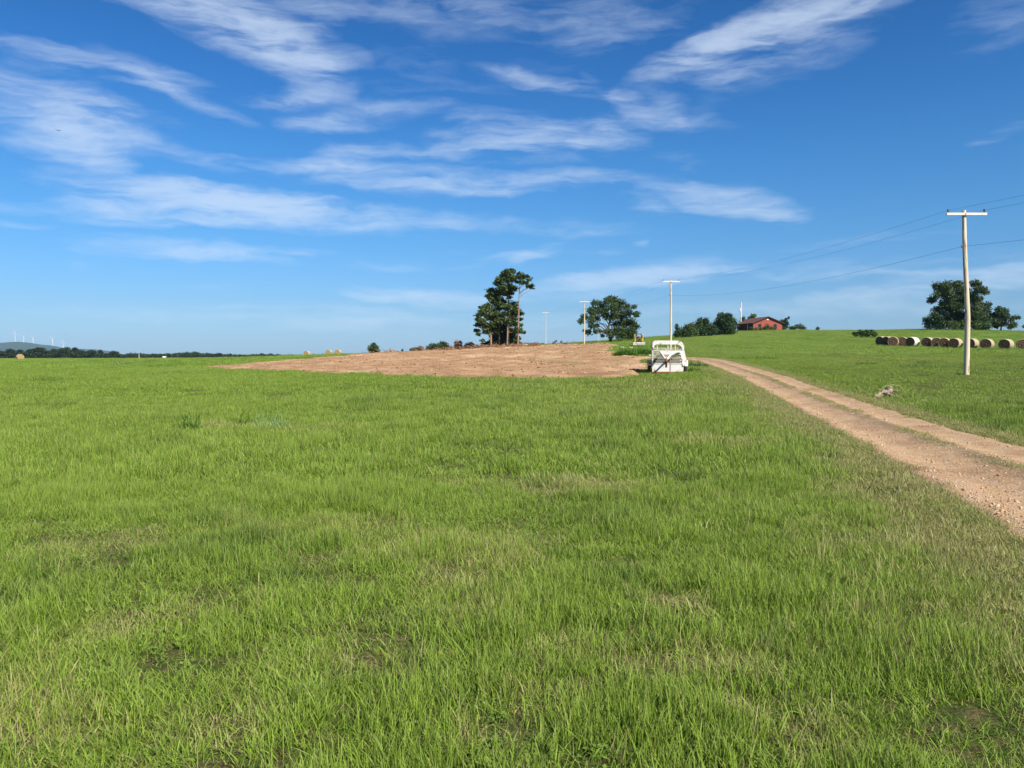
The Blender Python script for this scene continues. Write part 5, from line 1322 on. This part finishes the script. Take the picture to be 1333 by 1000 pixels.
# dead and green tufts along the middle and edges of the track
def strip_tufts():
    q = np.random.default_rng(201); N = 4200
    s = q.uniform(0, rs[-1], N) ; s = np.where(q.random(N) < .75, q.uniform(rs[np.argmax(ry > 3)], rs[np.argmax(ry > 45)], N), s)
    xx = np.interp(s, rs, rx); yy = np.interp(s, rs, ry); ww = np.interp(s, rs, rw); ax = np.interp(s, rs, nx_); ay = np.interp(s, rs, ny_)
    u = q.normal(0.02, .055, N)
    dens = .42 * sstep(.34, .60, fbm(s / 1.6, u * 0, 203))
    k = q.random(N) < dens
    xx, yy, ww, ax, ay, u, s = (a_[k] for a_ in (xx, yy, ww, ax, ay, u, s))
    x, y = xx + ax * u * ww, yy + ay * u * ww
    n_ = len(x); hs_ = q.uniform(.03, .09, n_)
    dr_ = np.clip(.75 - .7 * sstep(.5, .7, fbm(s / 2.3, s * 0, 207)) + q.normal(0, .12, n_), 0, 1)
    o = scatter('grass', SETS['mid'], np.stack([x, y, terrain(x, y) + .01], 1), q.integers(0, 6, n_), np.stack([q.normal(0, .2, n_), q.normal(0, .2, n_), q.uniform(0, 6.28, n_)], 1),
                np.stack([q.uniform(.3, .7, n_)] * 2 + [hs_], 1), {'dry': dr_, 'lush': q.random(n_) * .8}, grass_m)
    tag(o, 'sparse dead and green tufts along the middle of the track', kind='stuff')
strip_tufts()

# loose stones on the track, clods on the soil
def rock_mesh(seed, flat=.65):
    q = np.random.default_rng(seed); nU, nV = 7, 5; V = []
    for i in range(nV):
        t = math.pi * i / (nV - 1)
        for k in range(nU):
            f = 1 + .5 * (q.random() - .5); a = 2 * math.pi * k / nU
            V.append((math.sin(t) * math.cos(a) * .5 * f, math.sin(t) * math.sin(a) * .42 * f, math.cos(t) * .5 * flat * (f if 0 < i < nV - 1 else 1)))
    fs = np.array([(i * nU + k, (i + 1) * nU + k, (i + 1) * nU + (k + 1) % nU, i * nU + (k + 1) % nU) for i in range(nV - 1) for k in range(nU)])
    return mesh_np('pebble', np.array(V), fs)
def tone_mat(name, tones):
    m, n, l = new_mat(name); oi = nd(n, 'ShaderNodeAttribute', attribute_name='tone', attribute_type='INSTANCER')
    r = nd(n, 'ShaderNodeValToRGB'); r.color_ramp.interpolation = 'LINEAR'
    for i, c in enumerate(tones):
        e = r.color_ramp.elements[i] if i < 2 else r.color_ramp.elements.new(1)
        e.position = i / (len(tones) - 1); e.color = (*c, 1)
    l.new(oi.outputs['Fac'], r.inputs['Fac'])
    p = nd(n, 'ShaderNodeBsdfPrincipled'); p.inputs['Roughness'].default_value = .9; p.inputs['Specular IOR Level'].default_value = .15; l.new(r.outputs[0], p.inputs['Base Color'])
    o = nd(n, 'ShaderNodeOutputMaterial'); l.new(p.outputs[0], o.inputs['Surface']); return m
peb_m = tone_mat('gravel stones', [(.20, .125, .08), (.38, .245, .155), (.44, .30, .19), (.49, .36, .24), (.40, .32, .24)])
SETS['pebble'] = source_set('pebble', [rock_mesh(s) for s in range(8)], peb_m)
q = np.random.default_rng(301); N = 19000
s = rs[np.argmax(ry > 2)] + (rs[-1] - rs[np.argmax(ry > 2)]) * q.random(N) ** 2.2
u = np.clip(np.where(q.random(N) < .4, q.normal(-.78, .2, N), q.uniform(-1.1, 1.05, N)), -1.25, 1.15)
xx = np.interp(s, rs, rx) + np.interp(s, rs, nx_) * u * np.interp(s, rs, rw); yy = np.interp(s, rs, ry) + np.interp(s, rs, ny_) * u * np.interp(s, rs, rw)
pr = -.045 * np.exp(-((np.abs(u) - .52) / .24) ** 2) + .035 * np.exp(-(u / .2) ** 2) + .012 - sstep(.86, 1.1, np.abs(u)) * .06
sz = np.exp(q.normal(math.log(.016), .5, N)) * (1 + yy / 90)
sz = np.clip(sz, .006, .11)
o = scatter('gravel', SETS['pebble'], np.stack([xx, yy, terrain(xx, yy) + pr], 1), q.integers(0, 8, N), q.uniform(0, 6.28, (N, 3)) * (.15, .15, 1), np.stack([sz, sz * q.uniform(.7, 1, N), sz * .8], 1), {'tone': q.random(N)}, peb_m)
tag(o, 'loose tan and pale stones strewn on the track', kind='stuff')

clod_m = tone_mat('earth clods', [(.13, .065, .038), (.24, .13, .075), (.30, .175, .10), (.35, .22, .13), (.42, .28, .175)])
SETS['clod'] = source_set('clod', [rock_mesh(s + 40, .8) for s in range(8)], clod_m)
N = 10000
x = q.uniform(SOIL[:, 0].min(), SOIL[:, 0].max(), N); y = SOIL[:, 1].min() + (SOIL[:, 1].max() - SOIL[:, 1].min()) * q.random(N) ** 1.5
sd = soil_d(x, y); k = (sd > -.3) & (q.random(N) < .35 + .65 * vnoise(x / 3, y / 3, 77)); x, y = x[k], y[k]; N = len(x)
fx = (x - sx[0]) / (sx[1] - sx[0]); fy = (y - sy[0]) / (sy[1] - sy[0])
zz = SZ[np.clip(fy.round().astype(int), 0, SZ.shape[0] - 1), np.clip(fx.round().astype(int), 0, SZ.shape[1] - 1)]
zz = np.maximum(zz, terrain(x, y) - .05)
sz = np.clip(np.exp(q.normal(math.log(.09), .45, N)), .04, .28) * (1 + y / 250)
o = scatter('clods', SETS['clod'], np.stack([x, y, zz], 1), q.integers(0, 8, N), q.uniform(0, 6.28, (N, 3)) * (.2, .2, 1), np.stack([sz, sz * q.uniform(.6, 1, N), sz * .75], 1), {'tone': q.random(N) ** 1.3}, clod_m)
tag(o, 'clods and crumbs of turned red-brown earth', kind='stuff')

# broken branches and roots left round the foot of the pines
mb = MB(); q = np.random.default_rng(311)
for j in range(420):
    px = q.choice([q.uniform(560, 700), q.uniform(620, 690), q.uniform(470, 800)]); d = q.uniform(150, 186)
    b_ = ground_pt(px, d); L = q.uniform(.5, 1.8); a = q.uniform(0, 6.28); e = abs(q.normal(0, .35)); v = np.array((math.cos(a) * math.cos(e), math.sin(a) * math.cos(e), math.sin(e))) * L
    b_ = b_ + np.array((0, 0, .12 + q.random() * .3)); r = q.uniform(.03, .09)
    mb.tube([b_, b_ + v * .5 + q.normal(size=3) * .06, b_ + v], [r, r * .8, r * .3], 5, cap=False)
o = mb.build('brush_debris', rough_mat('broken brush', (.17, .085, .05), (.30, .18, .11), 3, .9, .1)); tag(o, 'reddish brown broken branches scattered at the foot of the pines', kind='stuff')
pts_bl = []
for j in range(90):
    px = q.uniform(575, 700); d = q.uniform(164, 178); b_ = ground_pt(px, d); pts_bl.append((b_[0], d, b_[2] + .25, q.uniform(.25, .55)))
o = link_mesh('dead_brush', crown_mesh('dead_brush', np.array(pts_bl), .22, 1.8, 312), None, leaf_brown); tag(o, 'low reddish dead brush heaped round the foot of the pines', kind='stuff')

# small round-leaved plants low in the sward, and thin seed stems above it
def rosette(seed):
    q = np.random.default_rng(seed); mb = MB()
    for j in range(int(q.integers(9, 16))):
        a = q.uniform(0, 6.283); r = q.uniform(.01, .06); L = q.uniform(.014, .030); z = q.uniform(.02, .07); c = np.array((math.cos(a), math.sin(a), 0)); t = np.array((-c[1], c[0], 0)); up = q.uniform(-.3, .6)
        p = c * r + (0, 0, z); d = (c + (0, 0, up)) * L
        mb.add([p, p + d * .5 + t * L * .42, p + d * 1.05, p + d * .5 - t * L * .42], [(0, 1, 2, 3)])
        if j % 2: mb.add([(0, 0, 0), c * r * .5 + (0, 0, z * .8), p], [(0, 1, 2)])
    k = len(mb.v)
    return mesh_np('clover', np.array(mb.v), [np.array([f for f in mb.f if len(f) == 4]), np.array([f for f in mb.f if len(f) == 3])], {'tint': np.repeat(q.random(k // 1), 1), 'up': np.full(k, .6)})
def seed_stem(seed):
    q = np.random.default_rng(seed); V, Q = [], []; b_ = q.normal(size=2) * .05; pts = [np.array((b_[0] * t ** 2, b_[1] * t ** 2, t)) for t in (0, .4, .75, .84, .93, 1.0)]
    for p, w in zip(pts, (.0012, .0011, .0009, .004, .003, .0004)):
        for k in range(3): V.append(p + np.array((math.cos(k * 2.1), math.sin(k * 2.1), 0)) * w)
    for i in range(5):
        for k in range(3): Q.append((i * 3 + k, i * 3 + (k + 1) % 3, i * 3 + 3 + (k + 1) % 3, i * 3 + 3 + k))
    return mesh_np('seed_stem', np.array(V), np.array(Q), {'tint': np.full(len(V), q.random() * .5), 'up': np.full(len(V), .9)})
clover_m = leaf_mat('clover leaves', (.10, .19, .03), (.24, .34, .06), .3, 3.0, .1)
SETS['clover'] = source_set('clover', [rosette(s) for s in range(500, 506)], clover_m)
SETS['stem'] = source_set('stem', [seed_stem(s) for s in range(510, 516)], grass_m)
x, y, q = field_points(2.0, 8, 34, 521); u, h = road_u(x, y); k = ((np.abs(u) - 1) * h > .25) & (q.random(len(x)) < sstep(.50, .74, fbm(x / .9, y / .9, 523))); x, y = x[k], y[k]; N = len(x)
o = scatter('clover', SETS['clover'], np.stack([x, y, sod(x, y)], 1), q.integers(0, 6, N), np.stack([np.zeros(N), np.zeros(N), q.uniform(0, 6.28, N)], 1), np.stack([q.uniform(.45, .95, N)] * 3, 1), {}, clover_m)
tag(o, 'small round-leaved plants low in the near grass', kind='stuff')
x, y, q = field_points(2.2, 22, 3.2, 531); u, h = road_u(x, y); k = ((np.abs(u) - 1) * h > .25) & (q.random(len(x)) < .25 + .75 * sstep(.42, .62, fbm(x / 2, y / 2, 533))); x, y = x[k], y[k]; N = len(x)
o = scatter('seed_stems', SETS['stem'], np.stack([x, y, sod(x, y)], 1), q.integers(0, 6, N), np.stack([q.normal(0, .12, N), q.normal(0, .12, N), q.uniform(0, 6.28, N)], 1), np.stack([np.ones(N), np.ones(N), q.uniform(.22, .36, N)], 1), {'dry': q.uniform(.2, .8, N), 'lush': np.zeros(N)}, grass_m)
tag(o, 'thin seed stems standing above the grass', kind='stuff')

# ---------------------------------------------------------------- weeds that stand out of the grass
def weed(name, label, px, py, w, h, n_, leaf, seed, d=None, broad=.03, group=None, lean=.5, name2='leaves', dark=False):
    p = hit(px, py) if d is None else ground_pt(px, d)
    q = np.random.default_rng(seed)
    o = empty(name, p - np.array((0, 0, .03))); tag(o, label, 'weed', group)
    V, Q, T, tn = [], [], [], []; b0 = 0
    for j in range(n_):
        a = q.uniform(0, 6.283); r = math.sqrt(q.random()); bx, by = math.cos(a) * r * w / 2, math.sin(a) * r * w / 2 * .7
        me = blade_set(9, .10 * min(1, w), .45 * h, 1.05 * h * (1 - .35 * r), broad, lean, int(q.integers(1e6)), droop=.8, hn=1.0)
        k = len(me.vertices); co = np.empty(k * 3, np.float32); me.vertices.foreach_get('co', co); co = co.reshape(-1, 3) + (bx, by, 0); V.append(co)
        tv = np.empty(k, np.float32); me.attributes['tint'].data.foreach_get('value', tv); tn.append(tv)
        for f in me.polygons:
            (Q if len(f.vertices) == 4 else T).append([b0 + i for i in f.vertices])
        b0 += k; bpy.data.meshes.remove(me)
    link_mesh('leaves', mesh_np('leaves', np.concatenate(V), [np.array(Q), np.array(T)], {'tint': np.concatenate(tn)}), o, leaf)
    mb = MB()
    for j in range(max(3, n_ // 5)):
        a = q.uniform(0, 6.283); r = math.sqrt(q.random()) * .8; bx, by = math.cos(a) * r * w / 2, math.sin(a) * r * w / 2 * .7
        mb.tube([(bx, by, 0), (bx + q.normal() * .05 * h, by, h * .5), (bx + q.normal() * .15 * h, by + q.normal() * .1 * h, h * q.uniform(.75, 1.0))], [.006 + .004 * h] * 3, 5, cap=False)
    mb.build('stem', leaf, o)
    return o
weed('weed', 'dark green bushy weed alone in the left meadow', 249, 561, .40, .42, 60, leaf_weed, 401, broad=.014)
weed('weed', 'pale bluish-green weed patch, right of the dark weed in the left meadow', 353, 557, 1.0, .36, 110, leaf_weed_pale, 402, broad=.013)
weed('weed', 'small dark weed between the dark clump and the pale patch', 318, 553, .3, .36, 20, leaf_weed, 403, broad=.012)
weed('weed', 'tall dark weed thicket at the corner of the turned soil, below the loader', 815, 464.5, 2.6, 1.5, 170, leaf_weed, 404, d=84, broad=.07)
weed('weed', 'tall weed thicket close to the left side of the trailer', 838, 464, 2.6, 1.5, 170, leaf_weed, 405, d=86, broad=.07)
weed('weed', 'bushy weeds growing against the trailer\'s right wheel', 902, 482, 1.1, .75, 40, leaf_weed, 406, d=46.5, broad=.03)
weed('weed', 'olive weed tuft behind the trailer\'s right corner, at the track edge', 908, 474, 1.6, .7, 30, leaf_bush, 407, d=55, broad=.04)
weed('weed', 'dark weeds in the shade at the trailer\'s left wheel', 847, 485, .9, .55, 30, leaf_weed, 408, d=46, broad=.03)
weed('weed', 'low dark weed patch on the right slope by the picture edge', 1322, 541, .9, .26, 90, leaf_weed, 409, broad=.014)
weed('weed', 'low dark weed spot on the slope below the left end of the hay row', 1127, 475, 1.5, .45, 30, leaf_weed, 410, broad=.05)
weed('weed', 'sprawling low weed in the short verge left of the track, nearer one', 1152, 646, .5, .15, 40, leaf_bush, 411, broad=.008, lean=.8)
weed('weed', 'sprawling low weed in the short verge left of the track, farther one', 1072, 600, .6, .16, 50, leaf_bush, 412, broad=.010, lean=.6)
weed('weed', 'grassy weed sprig at the near pole\'s foot', 1250, 487, .5, .4, 24, leaf_weed, 413, d=41.6, broad=.014)
weed('weed', 'little green weed growing in the middle of the track', 1119, 537, .3, .14, 14, leaf_weed, 414, broad=.008)
weed('weed', 'wide low weeds along the far side of the track bend', 985, 472, 5.5, .5, 60, leaf_weed, 415, d=70, broad=.06)
